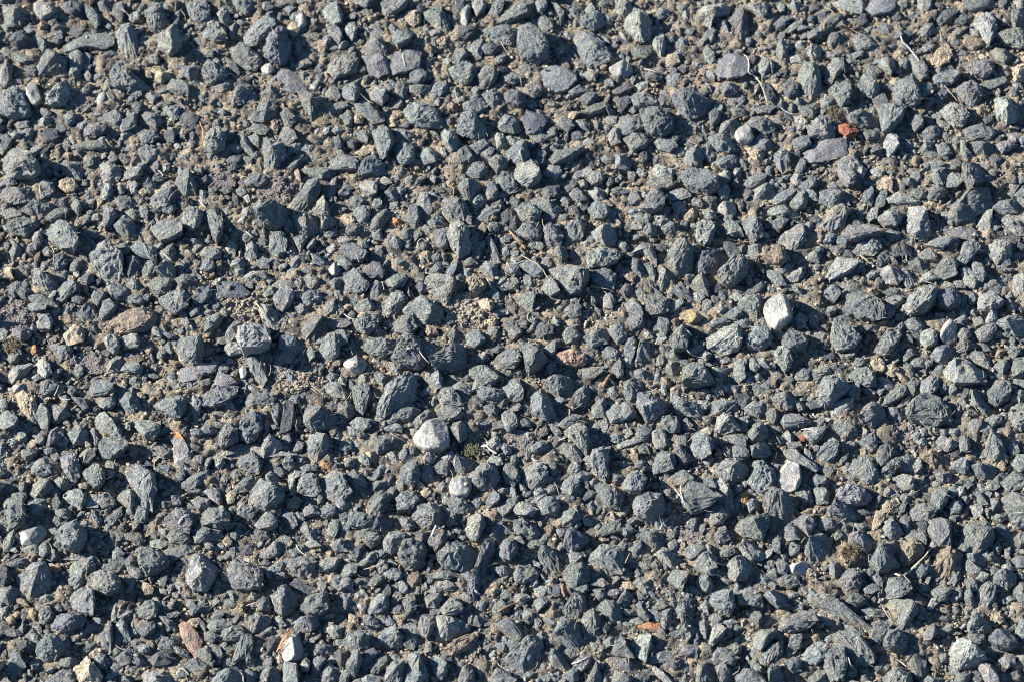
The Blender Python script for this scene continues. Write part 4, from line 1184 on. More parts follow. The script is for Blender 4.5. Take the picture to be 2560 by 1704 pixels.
l:612 326 616 322 622 322 626 327 628 333 622 332 614 330
l:401 541 405 536 411 534 421 538 417 542 407 544
b:876 295 888 289 892 293 888 301 880 301
b:854 150 864 148 870 152 864 158 854 158
b:66 366 78 365 82 368 82 376 78 378 72 372
b:312 408 318 403 324 406 326 413 318 415 312 414
b:582 340 590 338 598 344 594 350 584 347
g:146 568 152 567 162 572 164 578 160 582 152 574
b:411 309 417 301 423 303 425 311 417 315
d:566 92 578 89 580 96 572 104 568 98
b:654 339 664 338 674 338 668 344 662 350 656 344
g:584 269 590 265 598 273 594 283 590 279
d:535 324 541 317 551 317 553 324 549 327 539 324
p:523 86 530 76 535 80 541 84 535 87 527 89
g:658 22 662 18 670 18 672 34 666 28
l:850 253 854 250 860 255 864 258 854 261 844 262
l:448 424 453 420 461 422 463 428 455 432 449 428
g:74 598 80 594 88 590 92 596 84 601 78 603
b:602 526 604 522 610 528 614 540 612 545 606 536
b:915 486 920 480 930 490 928 496 920 492
l:268 133 276 132 280 134 278 139 268 142 264 147 264 140
b:532 92 541 86 549 87 548 94 540 97
l:97 171 103 170 104 181 97 185 92 184
b:543 542 557 541 561 548 551 552
b:828 478 832 473 837 475 839 486 834 490 830 484
g:487 126 499 124 508 126 499 133 491 132
g:499 322 511 314 513 320 509 330 505 328
l:566 410 574 405 586 404 590 407 582 410 570 413
b:586 560 590 556 600 568 596 572 588 568
d:566 82 578 77 584 80 576 87 566 88
b:734 173 742 167 750 164 752 173 744 176
l:523 430 527 426 535 425 535 434 527 437 522 435
b:516 177 519 169 527 167 531 171 527 177 520 179
g:880 309 884 302 892 304 894 311 886 315
b:543 538 549 530 553 530 561 538 555 541
b:761 40 764 32 772 30 774 38 766 44
l:612 338 616 332 622 332 624 342 620 346 614 342
g:835 352 840 348 846 351 844 358 840 365 836 360
g:878 22 884 14 896 13 895 17 886 24
g:20 414 28 415 34 412 37 414 32 420 26 424 20 420
b:208 544 212 541 218 546 222 554 212 555 210 550
b:188 580 196 580 202 586 196 591 188 589
g:690 570 692 562 700 564 702 572 698 577
l:660 161 666 157 672 159 672 167 666 170 660 166
g:81 394 86 391 90 398 92 406 88 410 84 404
b:264 156 272 145 280 142 280 148 270 157
b:208 412 216 409 224 412 218 418 208 420
t:336 414 342 411 348 418 346 425 340 424 336 419
b:686 464 692 458 698 460 698 468 690 472
b:716 249 724 241 732 243 728 251 720 254
d:320 514 326 506 330 501 336 504 332 512 326 516
b:36 504 40 498 46 502 46 510 40 513 36 510
g:692 102 702 98 716 99 708 105 696 105
l:618 189 624 185 630 187 630 195 624 199 620 195
l:124 594 130 591 138 594 139 600 132 602 126 599
g:484 500 489 496 503 498 497 504 487 505
d:910 146 920 144 924 150 918 156 912 154
b:588 261 594 259 604 267 610 272 600 271 592 266
g:116 261 122 256 128 260 130 267 122 268 117 265
w:807 348 810 346 818 349 823 354 820 359 817 360 812 354
p:0 169 9 161 14 165 16 170 8 172 0 172
b:234 241 242 237 250 241 248 248 240 247
k:264 462 272 456 278 461 274 468 264 468
l:925 412 930 406 936 408 938 416 932 420
g:836 178 846 174 853 175 852 183 846 184
b:328 122 336 119 340 124 338 133 330 130
b:74 259 80 249 86 254 88 259 80 263
b:166 295 172 293 180 299 180 305 172 305
d:918 245 924 235 930 233 930 245 922 247
l:389 422 393 416 403 418 399 426 391 428
g:838 334 842 330 850 328 854 334 850 338 842 338
l:20 504 36 498 36 506 28 509 20 507
d:930 620 938 616 944 622 942 628 932 626
b:60 106 66 104 71 106 69 113 64 118 60 115
l:726 163 732 158 738 161 738 169 732 171
l:200 14 206 9 212 14 212 20 208 24 202 19
b:238 3 242 0 250 2 252 8 246 10 240 11
d:208 148 212 143 222 142 224 147 218 151 210 151
b:606 8 612 8 618 14 610 19 602 17
g:2 466 6 456 14 453 15 457 8 466 3 471
T:326 142 334 135 344 134 344 140 334 144
b:527 112 535 110 543 114 543 122 533 118
g:794 124 800 120 810 122 808 128 798 130
l:884 130 890 130 888 138 896 144 890 148 884 142
l:840 430 842 422 846 420 850 428 848 434 842 436
d:360 558 366 554 372 558 372 566 362 565
p:457 590 467 588 469 596 463 600 455 594
g:646 197 652 192 658 195 660 202 652 204
p:570 269 576 261 582 263 586 267 576 274
d:767 295 772 290 782 291 785 297 776 299
l:688 332 692 327 696 332 700 338 696 343 690 341
d:306 130 312 126 318 130 316 138 308 139
l:730 108 738 110 744 114 740 120 734 121
b:352 394 364 390 372 392 370 398 356 397
g:873 550 880 542 886 541 885 550 878 555
g:644 281 648 275 654 277 654 287 648 289
b:16 125 30 119 31 126 28 131 18 128
g:268 62 274 58 284 55 288 60 282 63 274 65
b:676 297 684 292 692 295 692 301 682 302
b:218 217 228 213 234 219 228 224 222 223
p:270 283 276 278 284 281 284 287 276 289
b:742 291 748 289 754 295 752 303 746 301
b:145 462 149 457 157 458 160 464 152 468
b:0 448 10 444 18 446 12 452 4 454
b:927 324 932 318 940 320 940 326 932 330
g:876 376 884 370 886 380 884 386 878 384
b:658 534 664 531 674 535 672 541 662 540
d:151 121 158 120 162 125 160 132 155 132 151 127
g:754 340 758 334 764 336 765 344 758 345 750 344
b:128 190 136 189 138 195 136 203 130 201
g:666 357 672 353 682 354 680 360 670 362
l:786 157 792 151 798 157 794 165 788 163
g:65 190 70 184 74 186 76 193 72 199 67 195
b:768 219 776 217 782 223 778 229 770 225
g:214 241 220 237 226 243 222 249 212 247
l:658 289 662 281 670 279 672 285 666 291
b:162 618 168 612 174 618 172 624 163 624
t:914 566 918 561 924 564 925 572 920 574 915 571
g:646 183 654 179 660 181 660 189 654 189
g:282 320 286 316 290 320 290 330 286 332 282 326
g:188 390 194 391 200 396 196 400 186 400
b:445 374 453 372 459 380 455 384 447 380
b:724 504 728 499 736 502 736 510 728 511
w:272 17 276 12 282 17 282 24 276 27 272 23
l:35 113 38 107 47 107 47 113 42 117 37 117
g:904 450 910 444 916 441 920 448 916 452
b:555 590 561 584 567 586 565 594 558 597
g:477 624 485 618 495 618 495 623 485 626
b:574 480 584 474 592 476 588 482 578 483
b:224 608 230 602 236 608 234 614 226 613
b:678 384 686 384 688 390 688 398 682 396
g:33 36 37 34 42 40 43 46 39 50 34 43
b:495 140 502 140 501 152 496 154 493 148
b:874 150 882 146 886 152 882 158 875 157
g:48 460 52 456 58 462 56 470 50 470
b:276 430 282 427 292 428 292 433 280 435
l@280 608:274 610 282 604 286 612 284 618 278 618
b:652 568 656 564 666 566 664 574 656 573
b:776 574 784 576 796 582 794 586 782 582
b:584 426 590 418 596 422 592 431 584 431
b:594 245 600 242 604 253 602 261 598 255
p:722 407 728 406 738 408 740 412 734 415 726 412
g:812 271 820 265 830 265 828 271 818 273
b:248 430 258 430 264 434 260 440 254 438
b:502 342 505 334 512 334 513 342 505 346
b:874 536 878 526 884 524 884 532 878 540
b:792 622 798 618 804 624 800 630 792 628
p:925 277 930 274 936 281 934 288 927 285
l:133 172 138 167 144 171 143 177 137 180 133 175
b:326 0 340 0 342 6 336 8 328 5
d:443 318 447 314 454 322 454 330 449 328
l:435 332 441 326 447 325 451 330 443 334 437 335
p:626 386 632 384 638 392 634 398 628 394
g:328 420 334 417 342 424 340 429 332 426
g:346 522 350 515 358 517 358 523 350 528
w:11 355 16 353 21 352 24 355 23 359 19 360 17 363 13 362
b:202 5 208 3 216 8 218 13 212 13 208 10 202 9
b:433 456 441 456 444 464 439 468 433 462
b:26 610 32 606 38 608 38 615 30 617
g:644 556 650 550 654 558 652 564 644 562
b:784 336 788 330 796 330 798 336 792 339 786 338
g:720 30 730 22 740 18 738 24 726 31
g:394 252 401 243 409 245 407 250 399 254
g:58 291 63 279 68 281 66 291 62 295
b:788 241 794 237 796 247 790 252 786 249
b:762 229 768 226 776 227 778 233 770 235
g:144 432 148 428 156 427 160 431 154 436 146 434
g:96 624 104 616 112 614 110 620 100 627
g:338 538 344 530 352 530 354 534 344 540
g:409 480 415 472 419 470 419 482 413 485
b:76 215 82 211 90 213 88 219 80 221
l:0 368 6 368 8 376 2 379 -4 376
p:477 62 485 59 491 63 487 70 481 68
t:208 456 212 450 218 454 216 462 210 464
g:552 390 557 384 561 392 559 400 555 400
o:358 206 362 201 370 202 372 208 366 210 360 208
b:212 490 218 487 224 488 222 495 216 498 212 494
b:708 110 716 106 722 108 722 115 714 115
l@142 301:139 305 146 299 150 303 149 312 142 310
b:302 261 308 255 316 257 314 263 308 266
b:410 251 415 243 421 239 421 247 417 254
b:801 532 806 527 814 534 812 540 804 536
g:455 56 460 48 467 48 465 56 459 60
g:932 0 944 0 942 8 937 12
l@806 193:796 201 802 193 807 195 806 203 800 206
g:862 260 868 258 882 264 878 266 866 265
p:242 384 246 384 250 390 246 398 242 394
l:455 452 459 448 469 448 471 451 465 455 459 456
g:434 233 437 227 441 228 443 237 439 241 435 239
o:294 425 298 423 302 425 306 428 310 431 306 433 300 431 294 429
g:115 195 122 192 128 195 128 202 120 201
b:772 484 776 479 782 482 784 487 779 491 774 488
d:206 52 210 54 222 66 220 70 212 64
l:228 127 234 124 240 128 238 136 230 132
b:846 138 852 131 858 136 856 142 848 142
b:214 197 208 199 206 191 212 187 218 191
l:461 264 467 260 477 262 475 267 465 268
b:557 358 565 356 569 364 565 368 559 364
g:830 328 833 323 838 321 843 326 838 330 832 333
l:507 3 511 3 519 12 519 17 516 24 515 16
b:821 30 824 24 829 26 830 34 825 37 821 35
g:342 189 346 180 352 185 352 192 344 192
d:525 124 531 120 539 126 535 130 527 129
g:826 60 832 53 837 58 836 65 828 64
b:340 305 348 299 354 305 348 311
b:448 209 455 204 461 207 459 213 451 214
k:118 412 124 410 129 414 124 422 118 418
g:16 398 20 394 26 398 24 406 18 406
g:238 582 244 576 252 574 250 582 240 585
l:921 520 928 517 934 522 932 527 924 526
w:240 63 246 59 254 64 248 70 242 68
l:608 356 610 348 614 352 614 362 612 364 608 361
b:811 452 816 446 822 448 822 456 814 456
b:842 492 848 488 853 494 852 502 846 498
l:118 170 124 167 128 170 126 179 121 179
b:172 287 178 282 184 284 184 290 175 292
l:570 398 574 394 580 394 582 400 576 403 570 402
b:614 500 620 497 628 500 622 507 616 506
g:52 253 60 249 64 252 60 259 54 260
b:306 269 312 267 316 275 312 281 308 275
b:794 301 804 297 810 299 808 304 798 305
p:389 598 392 588 397 590 397 600 391 602
b:49 28 52 24 58 27 58 36 53 37
w:89 92 93 84 98 85 98 91 91 99
g:166 514 170 511 176 518 173 525 168 522
l:555 110 561 106 569 107 567 114 559 114
d:800 138 808 132 813 138 810 142 802 142
b:450 269 455 265 461 271 459 278 453 275
b:260 402 266 399 270 406 266 410 260 409
g:487 462 495 456 504 454 503 458 495 464
g:912 502 918 498 923 503 920 510 914 508
b:844 538 850 534 856 538 855 544 848 544
b:123 606 130 604 136 610 132 614 126 613
g:13 115 18 111 27 113 27 118 17 119
l:628 10 632 8 636 16 632 24 628 20
l:636 229 638 224 646 227 644 235 640 237
g:316 426 322 420 328 424 326 430 318 430
l:198 422 204 420 208 426 202 432 198 430
o:682 464 682 454 686 451 690 454 688 460 684 468
g:483 422 485 410 491 405 491 410 487 422 485 424
p:586 412 592 407 598 414 598 418 590 417
d:470 201 475 199 477 207 474 214 469 209
b:662 269 668 264 670 275 668 279 662 275
b:664 412 670 410 674 416 672 422 666 420
b:56 514 72 512 80 508 84 512 70 516
t:252 608 256 599 260 602 260 611 256 612
g:473 560 477 556 481 562 479 570 473 568
b:522 191 529 189 535 195 533 200 525 196
l:-4 566 4 558 9 557 6 565 2 570
p:636 185 642 182 648 188 646 192 638 190
g:250 426 256 420 262 418 260 426 254 430
b:630 484 634 478 640 477 642 484 638 488
b:298 217 304 211 310 211 310 217 304 220 300 219
g:648 31 654 25 660 28 658 32 650 37
g:65 273 72 271 78 275 74 280 67 279
g:860 112 866 110 874 114 874 119 866 118
k:574 255 580 249 586 255 584 260 576 258
g:152 318 155 314 160 322 158 330 154 328
b:270 411 274 406 280 408 278 416 270 416
b:22 27 27 23 35 25 33 31 27 32
T:708 78 716 76 722 83 716 87 712 83
w@308 243:302 249 308 243 312 246 314 252 306 254
b:481 252 487 255 492 263 487 265 482 261
t:387 452 393 448 398 450 397 456 391 459
b:698 356 706 350 712 352 710 358 702 358
g:427 566 433 561 437 568 433 574 429 572
g:494 584 499 578 505 584 503 590 497 588
g:511 48 517 40 522 43 520 49 513 52
b:582 199 588 195 594 199 594 204 586 204
k:911 169 917 167 926 171 922 176 914 173
b:196 544 200 535 204 536 204 548 198 548
b:728 558 734 555 742 556 738 562 730 563
b:908 512 914 507 920 514 916 518 910 516
d:318 131 324 127 330 131 326 138 320 136
g:456 374 463 368 470 364 473 366 461 376
l:450 494 455 488 460 488 460 496 457 499
b:491 568 495 564 499 574 497 580 493 577
l:106 173 112 169 116 171 115 179 110 180
p:846 46 851 42 860 42 858 48 848 49
t:447 295 455 293 459 297 455 303 449 300
b:222 358 226 354 230 360 228 366 224 366
b:834 338 838 333 842 338 842 346 838 347
b:354 572 358 567 366 574 364 578 356 576
l:184 175 190 177 190 191 184 185
b:230 549 232 543 240 544 240 549 234 553
b:212 510 214 502 220 501 218 510 214 515
g:594 520 596 509 602 512 600 518 592 528
g:929 560 934 554 937 562 934 568 929 566
b:932 181 940 173 946 177 940 183
g:936 528 942 526 948 530 944 536 937 532
b:602 348 604 339 608 339 608 346 606 351 602 352
b:254 0 268 0 266 6 258 6
d:820 16 826 9 830 12 830 18 824 20
p:310 220 316 218 326 221 320 225 312 224
b:397 237 403 233 409 237 405 242 399 242
w:220 340 224 336 228 342 226 348 222 349
l:864 602 872 600 874 608 866 610
g:232 191 238 183 242 187 240 193 234 195
g:836 219 842 217 844 223 840 229 836 227
g:882 277 886 271 890 273 890 281 884 283
b:40 416 44 411 52 412 52 417 44 419
d:884 364 888 356 894 358 892 364 886 368
g:118 530 124 532 124 540 118 538 113 534
w:553 624 557 617 561 628 557 634
g:543 592 553 592 555 600 545 598
b:465 277 469 269 473 273 473 281 467 281
g:188 618 196 615 204 614 200 620 190 622
g:38 231 44 227 49 233 46 237 40 236
b:276 247 282 243 286 249 280 254 276 252
g:240 271 246 266 252 265 252 271 244 274
g:927 179 932 170 938 171 932 182
b:804 261 808 255 814 259 812 265 806 265
g:463 340 467 338 475 344 469 348 465 346
g:471 494 479 492 485 498 481 502
g:600 558 608 554 616 556 612 560 604 561
b:28 584 34 582 38 588 36 593 30 590
l:532 168 537 163 541 169 541 174 535 174
b:890 285 896 283 902 287 898 292 892 290
l:32 402 38 399 42 404 40 409 34 408
b:670 578 678 574 684 578 678 584
b:459 221 467 216 472 219 469 223 462 225
b:890 275 894 270 899 275 897 281 892 281
b:826 4 830 0 837 0 834 8 828 8
t:644 396 650 392 656 394 654 400 648 400
b:116 544 122 536 124 544 118 550 114 546
g:246 544 254 536 258 538 252 546 248 548
b:787 484 794 480 800 484 796 488 790 488
k:411 98 417 94 421 97 421 102 413 103
b:582 530 586 522 592 526 590 532
g:60 128 63 128 65 137 62 141 57 134
g:630 28 634 24 640 27 636 34 630 32
g:384 225 391 222 395 227 390 231 385 230
g:144 324 149 321 153 326 150 332 145 330
g:604 332 606 328 610 328 612 335 608 338 604 336
b:441 590 447 586 451 592 445 598
b:98 424 104 423 108 428 104 433 98 428
b:884 444 892 441 896 446 890 451
d:904 110 910 107 915 108 914 114 907 115
b:460 229 467 228 469 235 463 239
b:502 450 507 445 513 450 511 454 505 454
g:576 518 582 512 588 512 584 519 578 522
g:105 586 108 582 112 584 110 596 106 592
l:872 358 876 353 882 356 880 361 874 363
b:29 470 44 470 44 474 36 476
b:867 578 872 574 878 578 874 583 868 582
b:126 10 133 0 138 0 133 8 128 13
g:414 16 419 12 423 18 419 22 414 22
g:919 0 927 0 924 10 919 8
b:930 303 940 309 938 313 928 309
b:407 456 413 452 415 462 409 464
p:792 358 796 356 804 360 808 362 804 364 796 362
l:824 374 830 368 838 364 838 368 826 376
g:824 380 830 376 832 384 828 388 824 384
y:26 562 31 559 34 565 32 571 27 568
w:286 77 290 72 294 77 292 84 286 82
t:250 112 254 110 258 116 254 124 252 120
b:527 163 531 157 537 158 535 165 530 166
b:834 598 840 596 842 601 836 606 832 603
b:511 418 517 418 521 424 517 427 512 424
w:224 514 230 514 236 517 236 521 230 520 224 517
b:767 492 772 487 776 491 774 496 769 498
l:300 229 306 225 312 229 306 233 302 233
g:626 626 630 620 634 624 632 634
g:454 263 461 256 467 255 467 259 461 263
o:46 522 50 519 55 520 57 524 52 527 47 525
g:394 177 401 175 405 181 402 184 397 182
b:272 386 276 382 278 388 274 394 270 392
g:64 588 67 579 72 582 70 589 66 591
g:415 486 421 485 429 488 423 492 417 490
g:473 518 483 514 489 512 481 520 474 522
g:481 556 486 554 487 566 483 568
g:477 289 483 287 489 291 485 295 479 293
g:22 392 28 387 30 394 26 398 22 397
l:310 348 314 344 320 348 318 354 312 352
k:554 355 559 344 563 344 561 350 557 358
g:461 477 467 473 475 474 471 479 463 479
l:692 616 696 610 700 612 704 620
g:453 189 461 185 465 189 463 193 457 192
g:568 426 574 422 580 428 574 432
l:266 586 270 580 276 580 276 586 270 588
g:511 487 519 486 521 492 515 495
b:497 612 501 608 505 612 503 618 498 618
l:678 187 682 183 686 191 682 195 680 193
b:850 107 859 109 856 115 850 115
b:405 185 409 181 417 183 413 187 407 189
b:539 464 545 460 549 468 543 470
l:608 454 616 449 620 452 616 458
b:425 552 431 549 437 552 431 558
b:449 548 453 544 458 550 453 556
b:568 502 574 497 578 500 576 506 570 505
w:370 420 374 417 380 420 378 426 372 424
b:455 480 463 478 465 484 459 487
l:777 328 784 321 788 323 786 328 780 330
g:502 138 511 131 515 134 511 139
b:272 269 276 267 280 271 276 276 272 275
b:818 189 828 191 828 197 820 195
l:272 422 276 418 282 420 278 426 274 426
b:846 394 852 392 854 400 848 402
l:844 406 850 402 854 406 852 410 846 410
b:443 624 445 614 449 616 449 626
b:642 484 650 480 650 488 646 491
g:396 371 399 364 403 366 402 374 398 375
w:328 556 334 554 338 558 336 563 330 560
l:258 291 262 291 266 301 262 304
b:478 299 483 295 487 297 485 303 479 303
l:674 448 680 444 684 446 682 452 678 452
b:654 390 648 388 646 384 652 382 656 384
g:890 464 884 458 890 454 894 460
y:10 566 14 562 20 563 18 568 12 570
l:924 506 930 503 930 514 925 513
l:166 432 174 428 177 431 172 435 166 436
b:262 343 266 340 272 343 270 347 264 347
l:692 346 700 342 702 348 696 352
k:198 243 204 240 206 247 202 250 198 247
b:638 301 642 299 646 307 642 311
b:568 324 572 319 574 324 572 330 566 330
l:662 332 664 328 670 330 674 330 672 334 664 334
p:864 358 868 353 872 356 870 362 865 362
b:64 596 70 590 76 592 70 598
l:292 532 296 531 296 540 294 543 292 538
k:614 17 618 15 622 19 620 25 616 22
d:858 6 862 3 871 5 866 10
g:238 221 242 218 246 222 244 227 238 226
o:27 320 31 316 34 320 34 324 30 326 27 323
B:530 149 543 141 547 142 537 149
b:88 177 96 170 99 171 96 177 90 179
g:501 540 507 538 509 546 505 548
b:776 624 780 622 784 630 778 632
l:562 73 570 70 574 74 570 77
l:642 85 648 82 652 86 648 90 644 89
b:504 420 507 413 511 414 510 422 505 422
o:155 398 160 393 165 396 162 400 157 401
b:432 213 437 211 441 219 437 221
t:432 608 439 602 441 608 435 612
p:469 257 475 255 480 260 475 263
g:481 376 484 371 487 374 486 382 483 382
b:734 544 738 538 742 540 742 546
b:487 293 493 291 497 295 491 299
g:824 299 830 295 832 301 828 305
d:68 380 74 380 74 388 68 386
p:52 536 58 533 64 537 58 540
l:103 548 112 538 113 542 106 550
b:443 574 447 570 453 572 451 576 443 576
b:586 542 592 546 594 551 588 552
l:402 447 408 443 411 447 407 451 403 450
t:314 283 318 279 324 282 320 287
l:240 362 244 356 248 354 248 360 244 362
g:194 554 200 548 202 554 196 558
b:1 622 6 619 8 626 2 628
g:676 460 680 454 682 464 678 468
b:282 362 286 360 288 365 282 368 278 365
t:791 414 795 412 798 416 795 421 792 419
b:922 550 930 548 934 552 928 554
g:572 414 576 412 578 418 574 422
l:856 596 862 593 862 600 857 602
l:918 64 924 60 930 63 924 66
b:244 257 248 254 252 259 248 263
b:188 444 194 440 198 444 192 448
b:483 452 489 450 489 456 483 458
b:476 340 481 340 481 348 477 348
g:614 544 620 545 622 552 618 552
p:100 347 106 344 105 352 100 352
l:835 390 838 388 841 391 840 396 836 396
l:530 230 535 228 537 234 532 236
b:486 225 492 223 495 227 490 230
l:536 224 540 221 543 225 540 229 537 228
r:732 404 738 399 742 402 740 406
d:884 522 888 519 890 528 886 528
p:328 532 336 532 340 536 332 536
k:250 356 252 353 256 357 254 361 250 360
l:893 564 898 560 902 564 898 567
b:3 514 8 508 10 512 6 517
d:470 225 475 224 476 229 471 231
l:876 134 880 130 882 136 879 139
g:838 586 842 584 846 588 843 591
b:578 582 584 578 586 582 580 584
w:922 375 928 370 929 372 924 378
g:778 426 776 423 780 423 782 428 780 430
w:501 568 505 566 508 570 506 572
t:880 124 884 122 887 125 882 127
k:872 128 875 126 877 129 874 133
l:608 388 604 392 602 388 606 386
g:82 175 85 174 84 179 80 179
w:262 338 266 333 264 338 262 342
g:716 620 722 604 720 612 718 614
'''
FIBRES = '''
s 0 0 .5:98 85 101 91 105 94
s 0 0 .8:112 8 117 12 121 17
o 0 0 .6:184 112 187 120 187 127 183 138
s 0 0 .6:97 128 100 131 104 136
w 1 0 .5:182 50 183 56 184 61
s 1 0 .35:143 86 149 92 155 95
s 2 0 .4:41 80 43 89 45 96
s 2 0 .7:84 38 87 44 90 48
w 2 0 .4:101 139 103 144 104 149
w 3 0 .5:27 63 35 65 44 68
w 3 0 .6:119 50 123 53 124 60 123 67 130 70 135 78 138 86 140 94
w 3 0 .5:153 99 158 103 164 105
s 4 0 .5:5 8 6 4 9 2
s 4 0 .5:6 7 11 9 14 13
o 4 0 .35:20 21 28 26 35 30
w 4 0 .9:75 33 77 39 82 43 87 50 92 56
s 4 0 .6:115 78 120 84 124 89 128 94
s 4 0 .6:111 28 112 33 112 39
o 4 0 .4:136 52 138 55 140 58
w 0 1 .7:145 0 149 2 150 5
s 0 1 .7:150 76 155 81 161 86
s 0 1 .5:36 13 37 19 37 26
s 0 1 .7:45 66 48 70 50 76
w 0 1 .9:183 27 186 31 189 34
w 1 1 .6:38 56 41 58 43 61
s 1 1 .35:3 16 7 12 11 8
w 1 1 .5:128 132 132 135 137 137
s 1 1 .9:46 121 50 125 52 130 54 136
w 1 1 .4:163 102 164 106 165 110
o 2 1 .5:35 14 40 15 41 19 40 24
s 2 1 .6:7 72 7 66 11 62 15 65
s 2 1 .6:103 78 110 82 118 86 123 92 127 99
w 2 1 .5:96 86 101 85 105 83
w 2 1 .7:71 99 74 104 76 109
s 2 1 .6:110 131 108 134 109 138 112 140
o 2 1 .8:92 56 97 61 99 64 102 66 106 72
s 2 1 .4:167 106 174 108 182 109 188 112
b 3 1 .9:104 63 112 65 120 66 127 65
w 3 1 .6:67 147 69 149 71 152
w 3 1 .5:174 142 176 145 178 145
s 4 1 1.3:38 78 42 81 46 85
s 4 1 .5:108 36 113 33 118 30
w 4 1 .5:80 78 80 81 81 84
s 0 2 .5:142 118 142 110 147 106 152 108
w 0 2 .35:36 151 41 151 46 155
s 0 2 .6:50 50 53 44 54 40
w 0 2 .4:55 52 59 54 64 53
s 1 2 .9:80 46 84 42 88 38
s 1 2 .6:88 37 94 39 100 42 106 46
s 1 2 .6:91 40 98 43 104 48
s 1 2 .5:171 84 176 87 184 92
s 1 2 .5:133 4 135 8 136 12
s 1 2 .6:30 155 34 150 39 146
s 1 2 .5:86 130 86 134 85 138
w 2 2 .5:9 9 13 15 18 20
w 2 2 1.1:66 97 70 95 73 98 77 102 80 103
w 2 2 .6:137 91 140 90 143 89
w 2 2 .6:112 107 115 110 119 110 121 107
s 2 2 .5:103 108 105 110 108 112
s 2 2 .4:133 130 136 134 137 140
w 3 2 .6:61 132 61 139 63 145 65 150
w 3 2 .6:56 136 60 141 63 147
w 3 2 .6:67 8 70 12 75 14 79 15
s 3 2 .5:103 65 106 62 111 58
s 3 2 .5:95 42 99 45 101 50
w 3 2 .5:84 84 86 81 89 79
w 3 2 .6:172 81 178 80 184 82 188 85
w 3 2 .9:30 47 35 46 39 43
w 4 2 .5:93 73 96 77 101 79
s 4 2 .3:84 140 92 137 99 132
b 0 3 .8:80 62 79 58 80 54
w 0 3 .8:164 11 167 6 172 2
w 0 3 .7:162 150 166 143 171 146 174 150
w 1 3 .8:26 143 31 145 35 150 36 158
s 1 3 .6:146 53 154 51 162 47
b 1 3 .6:68 62 71 59 74 56
s 1 3 .4:36 88 40 85 48 83
w 1 3 .5:84 30 86 35 93 40
r 1 3 .9:66 129 70 122 75 114 80 108
r 1 3 .7:67 127 72 123 76 118
w 2 3 1.0:60 72 62 74 65 76
w 2 3 .8:149 140 156 138 163 134
k 2 3 .6:182 102 179 106 179 112
w 2 3 1.3:20 22 23 16 24 12 28 16 32 13
b 2 3 2.0:141 67 141 73 143 78
b 2 3 1.7:81 92 88 88 97 84
w 3 3 .6:42 16 45 10 52 4
w 3 3 .6:44 6 46 12 53 17
w 3 3 .5:41 4 44 12 50 15
s 3 3 .5:10 47 12 42 14 38
s 3 3 .35:101 49 94 47 87 45
k 3 3 .4:128 47 138 56 148 66
s 4 3 1.3:70 57 77 59 83 55 88 49
s 4 3 1.1:85 53 92 46 98 40 102 34
s 4 3 .7:78 58 81 62 84 65
w 4 3 .5:27 134 29 141 34 146
s 4 3 .6:58 87 62 94 67 102
w 4 3 .6:64 130 71 135 80 142
s 4 3 .7:50 156 54 154 58 152
w 4 3 .35:139 97 142 93 144 90
b 2 2 2.2:178 42 181 36 185 29
o 4 0 .5:5 20 4 24 4 28
'''
TUFTS = [(780, 510, 9.5, (.14, .105, .06), 'dark brown moss tuft beside a pale stone, lower right'),
 (10, 320, 6, (.11, .09, .05), 'dark mossy clump at the left edge beside the bright orange chip'),
 (767, 107, 6, (.10, .08, .05), 'dark brown moss tuft just above the brick-red stone'),
 (433, 415, 6, (.13, .14, .07), 'thin greenish moss below the quartz boulder')]
# ---------------------------------------------------------------- the survey: kind, optional ridge point, outline
TINT = {'b': (.160, .181, .192), 'g': (.172, .190, .190), 'l': (.238, .252, .246), 'd': (.085, .096, .118), 'p': (.170, .174, .188), 'w': (.265, .258, .24),
        't': (.42, .35, .26), 'k': (.235, .19, .145), 'r': (.31, .10, .06), 'o': (.52, .25, .10), 'y': (.38, .30, .16), 'L': (.27, .265, .25),
        'r2': (.235, .175, .15), 'o2': (.50, .24, .11)}
stones = []
for line in SURVEY.strip().split('\n'):
    h, p = line.split(':'); kk = h.split('@'); k = kk[0]
    ap = tuple(float(q) for q in kk[1].split()) if len(kk) > 1 else None
    stones.append((k, ap, np.array([float(q) for q in p.split()]).reshape(-1, 2)))
def parea(P):
    x, y = P.T; return abs((x*np.roll(y, -1)-y*np.roll(x, -1)).sum())/2
def minor(P):
    best = 1e9
    for a in np.linspace(0, math.pi, 12, endpoint=False):
        q = P@np.array([math.cos(a), math.sin(a)]); best = min(best, q.max()-q.min())
    return best
def major(P):
    return max(np.ptp(P@np.array([math.cos(a), math.sin(a)])) for a in np.linspace(0, math.pi, 12, endpoint=False))

